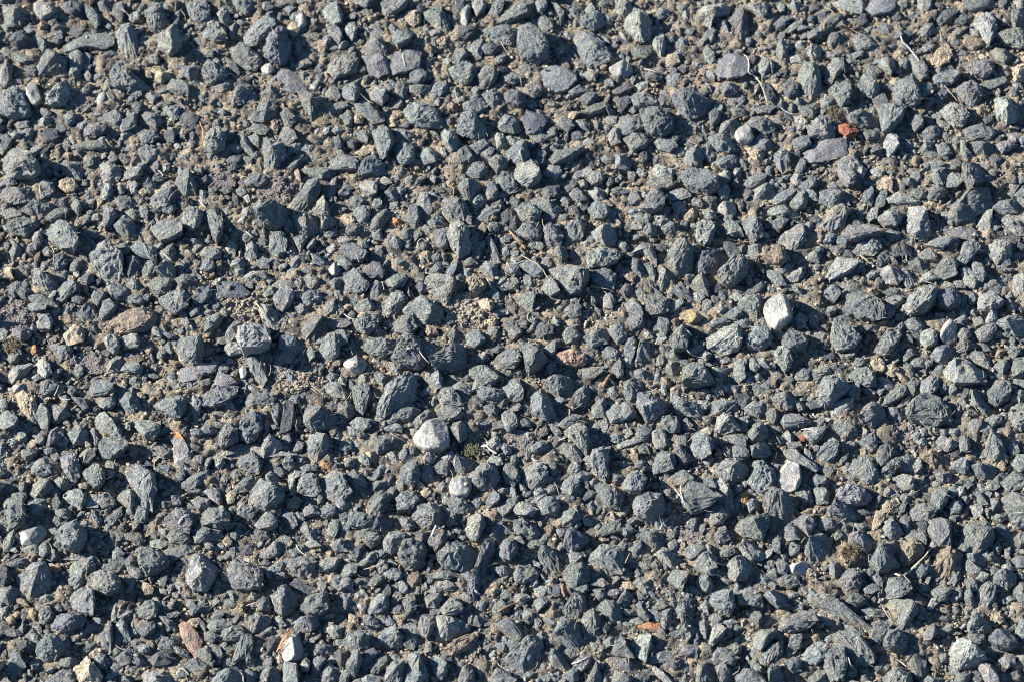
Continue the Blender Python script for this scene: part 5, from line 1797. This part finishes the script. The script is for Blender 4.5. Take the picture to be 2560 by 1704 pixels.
# names and descriptions -------------------------------------------------------
LAND = [   # survey point, what it is called when another thing is described from it
 (779, 120, 'brick-red stone'), (428, 14, 'bluish-white pebble'), (573, 64, 'smooth white pebble'), (685, 125, 'cream round pebble'),
 (257, 46, 'tall navy slab'), (220, 206, 'white-faced pebble'), (365, 205, 'orange-brown pebble'), (715, 289, 'big whitish stone'),
 (30, 322, 'bright orange chip'), (18, 357, 'dotted white pebble'), (166, 414, 'orange-tipped slab'), (302, 429, 'orange-and-white chip'),
 (326, 335, 'horned white stone'), (523, 330, 'pinkish stone'), (399, 402, 'quartz boulder'), (423, 448, 'round cream pebble'),
 (725, 440, 'egg-shaped stone'), (686, 460, 'tan sliver'), (30, 492, 'whitish block'), (50, 523, 'orange nodule'), (175, 590, 'red-streaked slab'),
 (271, 598, 'white angular stone'), (597, 575, 'flat orange chip'), (733, 522, 'white-ended cube'), (443, 520, 'long black splinter'),
 (866, 52, 'tan flaky stone'), (67, 171, 'cream flake'), (756, 140, 'rectangular grey slab'), (780, 564, 'long diagonal stone'),
 (774, 376, 'square green-grey stone'), (31, 566, 'mustard chip'), (840, 506, 'brown speckled stone'), (645, 269, 'mustard-tan stone'),
 (905, 487, 'big pale round stone'), (620, 22, 'white-topped wedge')]
SPECIAL = {   # hand-written descriptions, by survey point
 (779, 120): ('red_stone', 'brick-red stone with a pitted face, the only red one among grey gravel'),
 (428, 14): ('pebble', 'narrow bluish-white upright pebble near the top edge of the photo'),
 (573, 64): ('pebble', 'smooth oval cream-white pebble beside a dark hollow, upper middle right'),
 (685, 125): ('pebble', 'rounded cream pebble below a broad green-grey stone, upper right'),
 (220, 206): ('pebble', 'white-faced pebble casting a dark shadow left of a large green-grey stone'),
 (365, 205): ('orange_chip', 'small glossy orange-brown pebble beside a pale pebble, upper centre left'),
 (715, 289): ('quartz_stone', 'biggest whitish quartz stone, chunky and tilted, right of centre'),
 (30, 322): ('orange_chip', 'bright orange chip near the left edge, the most vivid orange one'),
 (18, 357): ('pebble', 'small smooth white pebble with dark dots near the left edge'),
 (166, 414): ('slab_stone', 'long flat pale grey slab with an orange tip, upright, lower left'),
 (302, 429): ('orange_chip', 'thin orange-and-white chip below a broad grey stone, left of centre'),
 (326, 335): ('pebble', 'horned white stone with two points and a grey hollow, left of centre'),
 (399, 402): ('quartz_stone', 'mottled white-and-grey quartz boulder with pinkish centre, middle of the photo'),
 (423, 448): ('pebble', 'round cream pebble with a smooth flat face, just below the quartz boulder'),
 (725, 440): ('pebble', 'egg-shaped pale grey and white stone standing upright, lower right'),
 (686, 460): ('orange_chip', 'upright tan-orange sliver between grey stones, lower right'),
 (50, 523): ('orange_chip', 'orange nodule with a pale underside, lower left'),
 (175, 590): ('slab_stone', 'reddish-grey elongated slab with a rusty streak, bottom left'),
 (271, 598): ('pebble', 'angular white-grey stone beside an orange stalk near the bottom'),
 (597, 575): ('orange_chip', 'flat orange chip shaped like a wedge, bottom right of centre'),
 (733, 522): ('pebble', 'cube-like grey stone with a smooth white end, lower right'),
 (866, 52): ('flaky_stone', 'tan flaky stone with a pale split face, upper right'),
 (67, 171): ('leaf_flake', 'cream crumpled leaf flake under a grey stone, far left'),
 (774, 376): ('stone', 'square flat green-grey stone with crisp edges, right of centre'),
 (523, 330): ('pink_stone', 'pinkish-brown angular stone with rusty patches, centre'),
 (119, 388): None}
NAMES = {'w': ('pebble', 'pebble', 'white'), 't': ('flaky_stone', 'stone chip', 'tan'), 'T': ('leaf_flake', 'flake', 'pale tan flaky'), 'k': ('brown_stone', 'stone chip', 'brown'),
         'r': ('red_stone', 'red stone', 'reddish-pink'), 'o': ('orange_chip', 'orange chip', 'orange'), 'y': ('lichen_chip', 'stone chip', 'mustard-yellow'), 'L': ('slab_stone', 'slab', 'pale grey'),
         'r2': ('slab_stone', 'slab', 'red-streaked'), 'o2': ('orange_chip', 'orange chip', 'orange')}
GREY = {'b': 'blue-grey', 'g': 'green-grey', 'l': 'pale grey', 'd': 'dark slate', 'p': 'purplish-grey', 'P': 'flat purplish-grey', 'G': 'flat green-grey', 'D': 'flat dark', 'B': 'flat blue-grey'}
def shape_word(P):
    a, b = major(P), minor(P); q = a/b; f = parea(P)/(a*b)
    if q > 2.2: return 'long narrow'
    if q > 1.6: return 'elongated'
    if len(P) <= 4 and f < .62: return 'wedge-shaped'
    if q < 1.22 and f > .68: return 'roundish'
    if f < .62: return 'wedge-shaped'
    return 'blocky' if len(P) <= 5 else 'angular'
def describe(k, P, c):
    A = parea(P); size = 'very large' if A > 560 else 'large' if A > 400 else 'medium' if A > 240 else 'small'
    colr = GREY[k] if k in GREY else NAMES[k][2]
    best = min(LAND, key=lambda L: (L[0]-c[0])**2+(L[1]-c[1])**2+(1e9 if (L[0]-c[0])**2+(L[1]-c[1])**2 < 80 else 0))
    dx, dy = c[0]-best[0], c[1]-best[1]
    ang = math.degrees(math.atan2(-dy, dx)) % 360
    rel = ['right of', 'upper right of', 'above', 'upper left of', 'left of', 'lower left of', 'below', 'lower right of'][int((ang+22.5)//45) % 8]
    cx, cy = min(99, max(1, c[0]/UW*100)), min(99, max(1, c[1]/UH*100))
    return f'{size} {shape_word(P)} {colr} stone {rel} the {best[2]}', math.hypot(dx, dy), cx, cy

# which grey stones stand as objects: the 300 that show largest
def shown(P):
    Q = np.clip(P, 0, [UW, UH]); return parea(Q)
order = sorted(range(len(stones)), key=lambda i: -shown(stones[i][2]))
GR = [i for i in order if stones[i][0] in GREY][:300]
grey_set = set(GR)
used_labels = set(); pending = []
CELL = .0005; HX0, HY0 = -.26, -.24; HM = np.zeros((1200, 1100), np.float32)     # how high things stand, for what lies on top
def splat(V):
    i = ((V[:, 0]-HX0)/CELL).astype(int); j = ((V[:, 1]-HY0)/CELL).astype(int)
    ok = (i > 0) & (j > 0) & (i < HM.shape[0]-1) & (j < HM.shape[1]-1); np.maximum.at(HM, (i[ok], j[ok]), V[ok, 2])
gV, gF, gC, gn = [], [], [], 0      # everything that goes into the one gravel mass
def add_gravel(V, F, c):
    global gn
    gV.append(V.astype(np.float32)); gF.append(F+gn); gC.append(c if c.ndim == 2 else np.repeat(c[None], len(V), 0)); gn += len(V)
def tints(k, V, s, r):
    base = np.array(TINT.get(k if k in TINT else {'P': 'p', 'G': 'g', 'D': 'd', 'B': 'b', 'T': 't'}[k]))
    jit = .11 if k in GREY else .08
    base = base*(1+r.normal(0, jit)*np.ones(3))*(1+r.normal(0, .014, 3)); return np.clip(base, .03, .85)
for i, (k, ap, P) in enumerate(stones):
    r = np.random.default_rng(1000+i); mn = minor(P)
    flat = k in 'PGDBTL' or k in ('r2', 'o2', 'T')
    H = mn*UNIT*(r.uniform(.20, .30) if flat else r.uniform(.44, .72)*(1.15 if ap else 1))
    zr = .25*H
    wx, wy = ground(P[:, 0], P[:, 1], zr); W = np.c_[wx, wy]
    if ap: ax, ay = ground(ap[0], ap[1], H*.95); wa = np.array([float(ax), float(ay)])
    else: wa = None
    special = k not in GREY
    solo = i in grey_set or (special and shown(P) > 22)
    A = parea(P)
    M, K = (56, 16) if A > 330 else (36, 10) if solo else (24, 7)
    soft = 3 if k in 'w' else 0
    conc = hull_area(P)/A; bz = r.uniform(-.08, .04)*H+(.11*mn*UNIT if flat or major(P)/mn > 2.6 else 0)
    if conc < 1.13 and k != 'w' and not flat: V, F = hull_rock(W, wa, H, 50+i, cuts=5 if A > 330 else 4 if solo else 2, base=bz, rough=1.4 if k in 'tk' else 1.0)
    else: V, F = rock(W, wa, H, M, K, 50+i, soft=soft, rough=.45 if k == 'w' else 1.7 if k in 'tkT' else .55 if flat else 1.0, base=bz)
    splat(V); c = P.mean(0); tc = tints(k, V, None, r); T = np.repeat(tc[None], len(V), 0)
    near = min(SPECIAL, key=lambda q: (q[0]-c[0])**2+(q[1]-c[1])**2); nd = math.hypot(near[0]-c[0], near[1]-c[1])
    s = math.sqrt(A)*UNIT
    if k in 'ktTyo' or k == 'o2':      # dusty patches on the odd ones
        m = np.clip(noise(V[:, 0]*900, V[:, 1]*900, V[:, 2]*900, 12)*1.3+.25, 0, 1)[:, None]; T = T*(1-m*.55)+np.array([.22, .205, .175])*m*.55
    if k == 'w' and A > 60:           # white quartz grown into grey rock
        n1 = fbm(V[:, 0]*2.2/s, V[:, 1]*2.2/s, V[:, 2]*2.2/s, i, 3)
        m = np.clip(n1*1.6+.4, 0, 1)[:, None]; T = T*m+np.array([.19, .195, .195])*(1-m)
    if nd < 9 and near == (166, 414):
        m = np.clip((V[:, 1]-np.percentile(V[:, 1], 86))*900+.3*noise(V[:, 0]*900, V[:, 1]*900, V[:, 2]*900), 0, 1)[:, None]
        T = T*(1-m)+np.array([.52, .24, .09])*m
    if nd < 9 and near == (733, 522):
        m = np.clip(((np.median(V[:, 0])-.16*s*2-V[:, 0])*4/s*2)+.3, 0, 1)[:, None]; T = np.array([.30, .28, .27])*(1-m)+np.array([.74, .66, .56])*m
    if nd < 9 and near == (523, 330) or k == 'r2':
        m = np.clip(noise(V[:, 0]*700, V[:, 1]*700, V[:, 2]*700, 5)*1.4+.2, 0, 1)[:, None]
        T = np.array([.30, .23, .19])*(1-m)+np.array([.33, .20, .15])*m
    dm = np.clip(1-V[:, 2]/(.3*H), 0, 1)*.8          # dust and binder clinging round the foot of the stone
    dm = np.clip(dm+.45*noise(V[:, 0]*700, V[:, 1]*700, V[:, 2]*300, 3)*(dm > 0), 0, 1)[:, None]; T = T*(1-dm)+np.array([.29, .25, .19])*dm
    if not solo: add_gravel(V, F, T); continue
    if special: name, cat, _ = NAMES[k]
    else: name, cat = 'stone', 'stone'
    lab = None
    if nd < 9 and SPECIAL[near]: name, lab = SPECIAL[near]; cat = 'stone' if name == 'stone' else name.replace('_', ' ')
    auto = describe(k, P, c) if lab is None or lab in used_labels else None
    if auto is None: used_labels.add(lab)
    mat = M_PALE if k == 'w' else M_SLATE if k in ('d', 'D', 'P', 'L') else M_WARM if special else M_ROCK
    org = (float(W[:, 0].mean()), float(W[:, 1].mean()), 0.0)
    o = build(name, V, F, mat, T, smooth=(k == 'w'), origin=org)
    grp = 'larger stones packed in the road surface' if cat == 'stone' and k in GREY else 'odd-coloured chips among the grey gravel'
    tag(o, lab, cat, grp)
    if auto: pending.append((o, auto))

ORD = ['nearest', 'second nearest', 'third nearest', 'fourth nearest', 'fifth nearest', 'sixth nearest']
same = {}
for o, (b, d, cx, cy) in pending: same.setdefault(b, []).append((d, cx, cy, o))
for b, L in same.items():
    L.sort(key=lambda q: q[0])
    for q, (d, cx, cy, o) in enumerate(L):
        o['label'] = f'{b}, {cx:.0f}% across, {cy:.0f}% down' if len(L) == 1 else f'{b}, {ORD[q]} such one, {cx:.0f}% across'
        if len(o['label'].split()) > 15: o['label'] = o['label'].replace('the ', '', 1)
        if len(o['label'].split()) > 15: o['label'] = ' '.join(o['label'].split()[1:])

# ---------------------------------------------------------------- smaller gravel filling what the survey left open
PADX, PADY = 230, 170; OW, OH = int(UW)+2*PADX, int(UH)+2*PADY
occ = np.zeros((OH, OW), bool)
def fill_poly(P):
    q = P+[PADX, PADY]; x0, x1 = int(q[:, 0].min()), int(q[:, 0].max())+2; y0, y1 = int(q[:, 1].min()), int(q[:, 1].max())+2
    Y, X = np.mgrid[y0:y1, x0:x1]+.5; ins = np.zeros(Y.shape, bool); j = len(q)-1
    for i in range(len(q)):
        (xi, yi), (xj, yj) = q[i], q[j]
        if yi != yj: ins ^= ((yi > Y) != (yj > Y)) & (X < (xj-xi)*(Y-yi)/(yj-yi)+xi)
        j = i
    occ[y0:y1, x0:x1] |= ins
for k, ap, P in stones: fill_poly(P)
protos = []
for i in range(150):
    n = rng.integers(4, 7)
    a = np.arange(n)/n*2*math.pi+rng.uniform(-.35, .35, n); e = rng.uniform(.38, .9)
    P = np.c_[np.cos(a), np.sin(a)*e]*rng.uniform(.75, 1.1, (n, 1))
    protos.append((hull_rock(P, None, rng.uniform(.45, .9), 9000+i), hull_rock(P, None, rng.uniform(.45, .85), 9500+i, cuts=2)))
def place(u, v, rad, big=False, lift=0.0, tint=None):
    (V, F) = protos[rng.integers(150)][1 if big else 0]
    a = rng.uniform(0, 6.28); s = rad*UNIT; ca, sa = math.cos(a), math.sin(a)
    gx, gy = ground(u, v, .3*s)
    hz = rng.uniform(.6, 1.15)
    W = np.c_[(V[:, 0]*ca-V[:, 1]*sa)*s+gx, (V[:, 0]*sa+V[:, 1]*ca)*s+gy, V[:, 2]*s*hz+lift]
    if tint is None:
        k = rng.choice(list('bgldptkw'), p=[.34, .24, .14, .08, .08, .07, .04, .01]); tint = np.array(TINT[k])*rng.uniform(.7, 1.3)*(.8 if k in 'tw' else 1)
    splat(W); add_gravel(W, F, np.asarray(tint, float))
yy, xx = np.mgrid[-14:15, -14:15]
def throw(tries, r0, r1, tol, region=None):
    for _ in range(tries):
        rad = rng.uniform(r0, r1); m = int(rad)+2
        u = rng.uniform(15, OW-15); v = rng.uniform(15, OH-15); iu, iv = int(u), int(v)
        inside = PADX-4 < u < PADX+UW+4 and PADY-4 < v < PADY+UH+4
        if region == 'out' and inside: continue
        if region == 'in' and not inside: continue
        if occ[iv, iu]: continue
        disk = (xx*xx+yy*yy) <= rad*rad; w_ = occ[max(0, iv-14):iv+15, max(0, iu-14):iu+15]
        if w_.shape != disk.shape: continue
        if (w_ & disk).sum() > tol*disk.sum(): continue
        occ[iv-14:iv+15, iu-14:iu+15] |= disk
        place(u-PADX, v-PADY, rad*1.3, big=rad > 3.4)
throw(9000, 8, 13, .12, 'out'); throw(9000, 5, 8, .12, 'out')
# worn spots: flush mauve-grey binder (m) or crumbly tan residue (t)
SPOTS = [(437, 285, 22, 't'), (255, 177, 17, 'm'), (204, 166, 11, 'm'), (12, 290, 18, 'm'), (270, 352, 13, 't'), (477, 404, 12, 'm'), (832, 396, 11, 'm'), (636, 492, 10, 'm'), (88, 334, 12, 'm'),
         (635, 116, 11, 'm'), (76, 92, 11, 'm'), (424, 596, 16, 't'), (397, 38, 13, 't'), (222, 283, 14, 't'), (262, 344, 9, 'm'), (340, 250, 10, 'm'), (690, 60, 9, 't'), (10, 480, 10, 't'), (500, 330, 8, 't')]
for (su, sv, sr, sk) in SPOTS:
    for _ in range(int(sr*sr*.35)):
        a = rng.uniform(0, 6.28); d = sr*math.sqrt(rng.random()); iu, iv = int(su+d*math.cos(a)+PADX), int(sv+d*math.sin(a)*.8+PADY)
        occ[iv-1:iv+2, iu-1:iu+2] |= rng.random() < .6 and sk == 'm'
throw(9000, 5.0, 7.0, .32); throw(14000, 3.4, 5.0, .36); throw(22000, 2.2, 3.4, .40); throw(34000, 1.2, 2.2, .45, 'in')
o = build('gravel', np.vstack(gV), np.vstack(gF), M_ROCK, np.vstack(gC))
tag(o, 'small angular grey gravel filling the gaps between the larger stones', 'gravel', kind='stuff')

# ---------------------------------------------------------------- grit: sand grains, crumbs of dust and stone
def gz(x, y): return .0013*fbm(x*170, y*170, x*0+.5, 70, 4)+.0002+.0005*fbm(x*1100, y*1100, x*0, 44, 2)
n = 105000
u = rng.uniform(-60, UW+60, n*2); v = rng.uniform(-45, UH+45, n*2)
clump = noise(u/26, v/26, u*0+.3, 8)*.8+noise(u/9, v/9, u*0+.7, 9)*.5
fr = ~occ[(v+PADY).astype(int), (u+PADX).astype(int)]
keep = ((clump+rng.uniform(-.9, .9, n*2)) > -.25) & (fr | (rng.random(n*2) < .015)); u, v = u[keep][:n], v[keep][:n]; n = len(u); frk = fr[keep][:n]
rad = (.5+1.9*rng.random(n)**2.4)*UNIT
for (su, sv, sr, sk) in SPOTS:
    m_ = int(sr*sr*(9 if sk == 'm' else 4)); a = rng.uniform(0, 6.28, m_); d = sr*rng.random(m_)**.6
    u = np.r_[u, su+d*np.cos(a)*1.15]; v = np.r_[v, sv+d*np.sin(a)*.8]; rad = np.r_[rad, (rng.uniform(.4, .95, m_) if sk == 'm' else (.45+1.7*rng.random(m_)**2.2))*UNIT]; frk = np.r_[frk, np.ones(m_, bool)]
spot = np.zeros(len(u), int); q0 = n
for q, (su, sv, sr, sk) in enumerate(SPOTS):
    m_ = int(sr*sr*(9 if sk == 'm' else 4)); spot[q0:q0+m_] = 1 if sk == 'm' else 2; q0 += m_
n = len(u)
gx, gy = ground(u, v, .0003); hi = HM[np.clip(((gx-HX0)/CELL).astype(int), 0, 1199), np.clip(((gy-HY0)/CELL).astype(int), 0, 1099)]
zz = np.maximum(gz(gx, gy), 0)-rad*.1+np.where(frk, 0, hi)+np.where(spot == 1, .0002, np.where(spot == 2, .0005*rng.random(n), 0))
pal = np.array([(.30, .25, .18), (.36, .30, .22), (.24, .20, .15), (.15, .16, .155), (.19, .19, .18), (.42, .38, .31), (.28, .23, .20), (.08, .08, .08), (.30, .20, .11)])
gc = pal[rng.choice(9, n, p=[.22, .18, .17, .14, .10, .04, .07, .05, .03])]*rng.uniform(.75, 1.2, (n, 1))
gc[spot == 1] = gc[spot == 1]*.45+np.array([.20, .175, .178])*.55; gc[spot == 2] = gc[spot == 2]*.4*rng.uniform(.5, 1.3, ((spot == 2).sum(), 1))+np.array([.31, .265, .195])*.6
a = rng.uniform(0, 6.28, n); pick = rng.integers(0, 40, n); cV, cF, cC, cn = [], [], [], 0
for q in range(40):
    P, Fq = protos[q][0]; P = P*[1, 1, .9]; k = np.where(pick == q)[0]; ca, sa = np.cos(a[k])[:, None], np.sin(a[k])[:, None]; rk = rad[k][:, None]
    G = np.stack([(P[None, :, 0]*ca-P[None, :, 1]*sa)*rk+gx[k][:, None], (P[None, :, 0]*sa+P[None, :, 1]*ca)*rk+gy[k][:, None], P[None, :, 2]*rk+zz[k][:, None]], -1)
    cV.append(G.reshape(-1, 3)); cF.append((Fq[None]+len(P)*np.arange(len(k))[:, None, None]).reshape(-1, 3)+cn); cC.append(np.repeat(gc[k], len(P), 0)); cn += len(P)*len(k)
M_GRIT, _t, _p = new_mat('grit'); _a = N(_t, 'ShaderNodeAttribute', attribute_name='tint'); _t.links.new(_a.outputs[0], _p.inputs['Base Color']); _p.inputs['Roughness'].default_value = .85
o = build('grit', np.vstack(cV), np.vstack(cF), M_GRIT, np.vstack(cC))
tag(o, 'tan and grey sand grains lodged between the stones', 'grit', kind='stuff')

# ---------------------------------------------------------------- ground
nx, ny = 760, 640; X, Y = np.meshgrid(np.linspace(-.25, .25, nx), np.linspace(-.21, .22, ny))
Z = gz(X, Y)
ed = np.clip(np.minimum.reduce([X+.25, .25-X, Y+.21, .22-Y])/.02, 0, 1); Z = Z*ed-.0025*(1-ed)
V = np.c_[X.ravel(), Y.ravel(), Z.ravel()]; idx = np.arange(nx*ny).reshape(ny, nx)
F = np.c_[idx[:-1, :-1].ravel(), idx[:-1, 1:].ravel(), idx[1:, 1:].ravel(), idx[1:, :-1].ravel()]
R = 40.0; m = len(V)
ring = []; 
for (x, y) in ((-.25, -.21), (.25, -.21), (.25, .22), (-.25, .22)): ring.append((x, y, -.0025))
for (x, y) in ((-R, -R), (R, -R), (R, R), (-R, R)): ring.append((x, y, -.0025))
V = np.vstack([V, ring]); F = np.vstack([F, [[m+4, m+5, m+1, m], [m+5, m+6, m+2, m+1], [m+6, m+7, m+3, m+2], [m+7, m+4, m, m+3]]])
far = np.zeros(len(V)); far[m:] = 1
o = build('ground', V, F, M_GROUND, smooth=True, attr=('far', far)); tag(o, 'dusty tan and dark binder of the road surface', 'ground', kind='structure')

# ---------------------------------------------------------------- dry stalks, roots and twigs lying on the stones
def height(x, y):
    i = int((x-HX0)/CELL); j = int((y-HY0)/CELL)
    return float(HM[max(0, i-2):i+3, max(0, j-2):j+3].max()) if 2 < i < 1190 and 2 < j < 1090 else 0.
def tube(pts, rad, seed, taper=.55):
    pts = np.array(pts, float); r = np.random.default_rng(seed)
    seg = np.hypot(*np.diff(pts, axis=0).T); L = np.r_[0, np.cumsum(seg)]; n = max(6, int(L[-1]/1.4)); t = np.linspace(0, L[-1], n)
    q = np.c_[np.interp(t, L, pts[:, 0]), np.interp(t, L, pts[:, 1])]
    for _ in range(2): q[1:-1] = .5*q[1:-1]+.25*(q[:-2]+q[2:])
    q[1:-1] += r.normal(0, .12, (n-2, 2)); C = []
    for (a, b) in q:
        z = 0.001
        for _ in range(3): x, y = ground(a, b, z); z = height(float(x), float(y))+rad*.6
        C.append([float(x), float(y), z])
    C = np.array(C); z = C[:, 2].copy()
    for _ in range(6): z[1:-1] = np.maximum(z[1:-1]*.4, 0)+.3*(z[:-2]+z[2:])
    z = np.maximum(z, C[:, 2]*.8+z*.2); C[:, 2] = z
    for k in range(n): C[k, 0], C[k, 1] = ground(q[k, 0], q[k, 1], z[k])
    T = np.gradient(C, axis=0); T /= np.linalg.norm(T, axis=1)[:, None]+1e-12
    up = np.array([0, 0, 1.]); Nn = np.cross(T, up); Nn /= np.linalg.norm(Nn, axis=1)[:, None]+1e-12; Bn = np.cross(T, Nn); V = []
    for k in range(n):
        w_ = rad*(1-taper*abs(k/(n-1)-.25))*r.uniform(.85, 1.15)
        for a in range(5): V.append(C[k]+w_*(math.cos(a*1.2566)*Nn[k]*1.25+math.sin(a*1.2566)*Bn[k]*.7))
    i = np.arange(5); j = (i+1) % 5; F = np.vstack([np.c_[k*5+i, k*5+j, (k+1)*5+j, (k+1)*5+i] for k in range(n-1)])
    F = np.vstack([F, [[0, 1, 2, 3], [0, 3, 4, 4][:4]]])[:-1] if False else F
    return np.array(V), F
STRAW = dict(s=(.40, .34, .24), w=(.50, .47, .41), o=(.50, .25, .10), b=(.17, .10, .06), r=(.55, .20, .09), k=(.05, .045, .04))
WORD = dict(s='straw-coloured', w='whitish', o='orange-tan', b='brown', r='rusty orange', k='black')
nf = 0; pf = {}
for line in FIBRES.strip().split('\n'):
    h, p = line.split(':'); c_, tx, ty, rd = h.split(); pts = np.array([float(q) for q in p.split()]).reshape(-1, 2)+[188.5*int(tx), 156.8*int(ty)]
    V, F = tube(pts, float(rd)*UNIT*.72, 300+nf); nf += 1
    L = np.hypot(*np.diff(pts, axis=0).T).sum(); chord = np.hypot(*(pts[-1]-pts[0]))
    curv = 'tightly curled' if chord < .6*L else 'curved' if chord < .93*L else 'straight'
    c = pts.mean(0); best = min(LAND, key=lambda q: (q[0]-c[0])**2+(q[1]-c[1])**2); dx, dy = c-np.array(best[:2]); ang = math.degrees(math.atan2(-dy, dx)) % 360
    rel = ['right of', 'upper right of', 'above', 'upper left of', 'left of', 'lower left of', 'below', 'lower right of'][int((ang+22.5)//45) % 8]
    twig = c_ in 'bk' or float(rd) > 1.2
    nm = 'twig' if c_ in 'bk' else 'stalk' if float(rd) > 1.2 else 'straw'
    lab = f'{"long" if L > 24 else "short"} {curv} {WORD[c_]} {nm} {rel} the {best[2]}, {c[0]/UW*100:.0f}% across, {c[1]/UH*100:.0f}% down'
    pf.setdefault(lab.rsplit(', ', 2)[0], []).append((math.hypot(dx, dy), lab))
    org = V.mean(0); o = build(nm, V, F, M_FIBRE, np.array(STRAW[c_]), smooth=True, origin=org); tag(o, lab, nm, 'dry plant bits lying on the stones'); pf[lab.rsplit(', ', 2)[0]][-1] += (o,)
for b, L in pf.items():
    L.sort(key=lambda q: q[0])
    if len(L) > 1:
        for q, (d, lab, o) in enumerate(L): o['label'] = f'{b}, {ORD[q]} one,{lab.rsplit(",", 2)[1]}'
# hair-fine fibres nobody could count
hv, hf, hn = [], [], 0
for q in range(420):
    u0, v0 = rng.uniform(0, UW), rng.uniform(0, UH); a = rng.uniform(0, 6.28); L = rng.uniform(3, 11); bend = rng.normal(0, .5)
    pts = [(u0+math.cos(a+bend*t)*L*t, v0+math.sin(a+bend*t)*L*t) for t in (0, .35, .7, 1)]
    V, F = tube(pts, .16*UNIT*rng.uniform(.7, 1.3), q); hv.append(V); hf.append(F+hn); hn += len(V)
o = build('plant_fibres', np.vstack(hv), np.vstack(hf), M_FIBRE, np.array((.50, .43, .31)), smooth=True); tag(o, 'hair-fine dry fibres scattered over the gravel', 'plant fibres', kind='stuff')
# tufts of dead moss
for (cu, cv, rr_, colr, lab) in TUFTS:
    hv, hf, hn = [], [], 0
    for q in range(110):
        a = rng.uniform(0, 6.28); d = rr_*math.sqrt(rng.random()); u0, v0 = cu+d*math.cos(a), cv+d*.9*math.sin(a); b = rng.uniform(0, 6.28); L = rng.uniform(2, 5)
        x, y = ground(u0, v0, 0); base = height(float(x), float(y))
        t = np.linspace(0, 1, 5); h = base*.9+(np.sin(t*3.0)*.9+.3)*UNIT*rr_*.25*rng.uniform(.5, 1.2)
        C = np.c_[x+np.cos(b+t*1.5)*L*UNIT*t, y+np.sin(b+t*1.5)*L*UNIT*t, h]; w_ = .22*UNIT
        ring_ = np.array([[math.cos(k*2.094), math.sin(k*2.094), math.sin(k*2.094+.6)] for k in range(3)])*w_
        V = (C[:, None]+ring_[None]).reshape(-1, 3); i = np.arange(3); j = (i+1) % 3
        F = np.vstack([np.c_[k*3+i, k*3+j, (k+1)*3+j, (k+1)*3+i] for k in range(4)]); hv.append(V); hf.append(F+hn); hn += len(V)
    x, y = ground(cu, cv, 0); o = build('moss_tuft', np.vstack(hv), np.vstack(hf), M_FIBRE, np.array(colr), smooth=True, origin=(float(x), float(y), 0)); tag(o, lab, 'moss tuft')
print('stones', len(stones), 'gravel verts', gn, 'objects', len(bpy.data.objects))
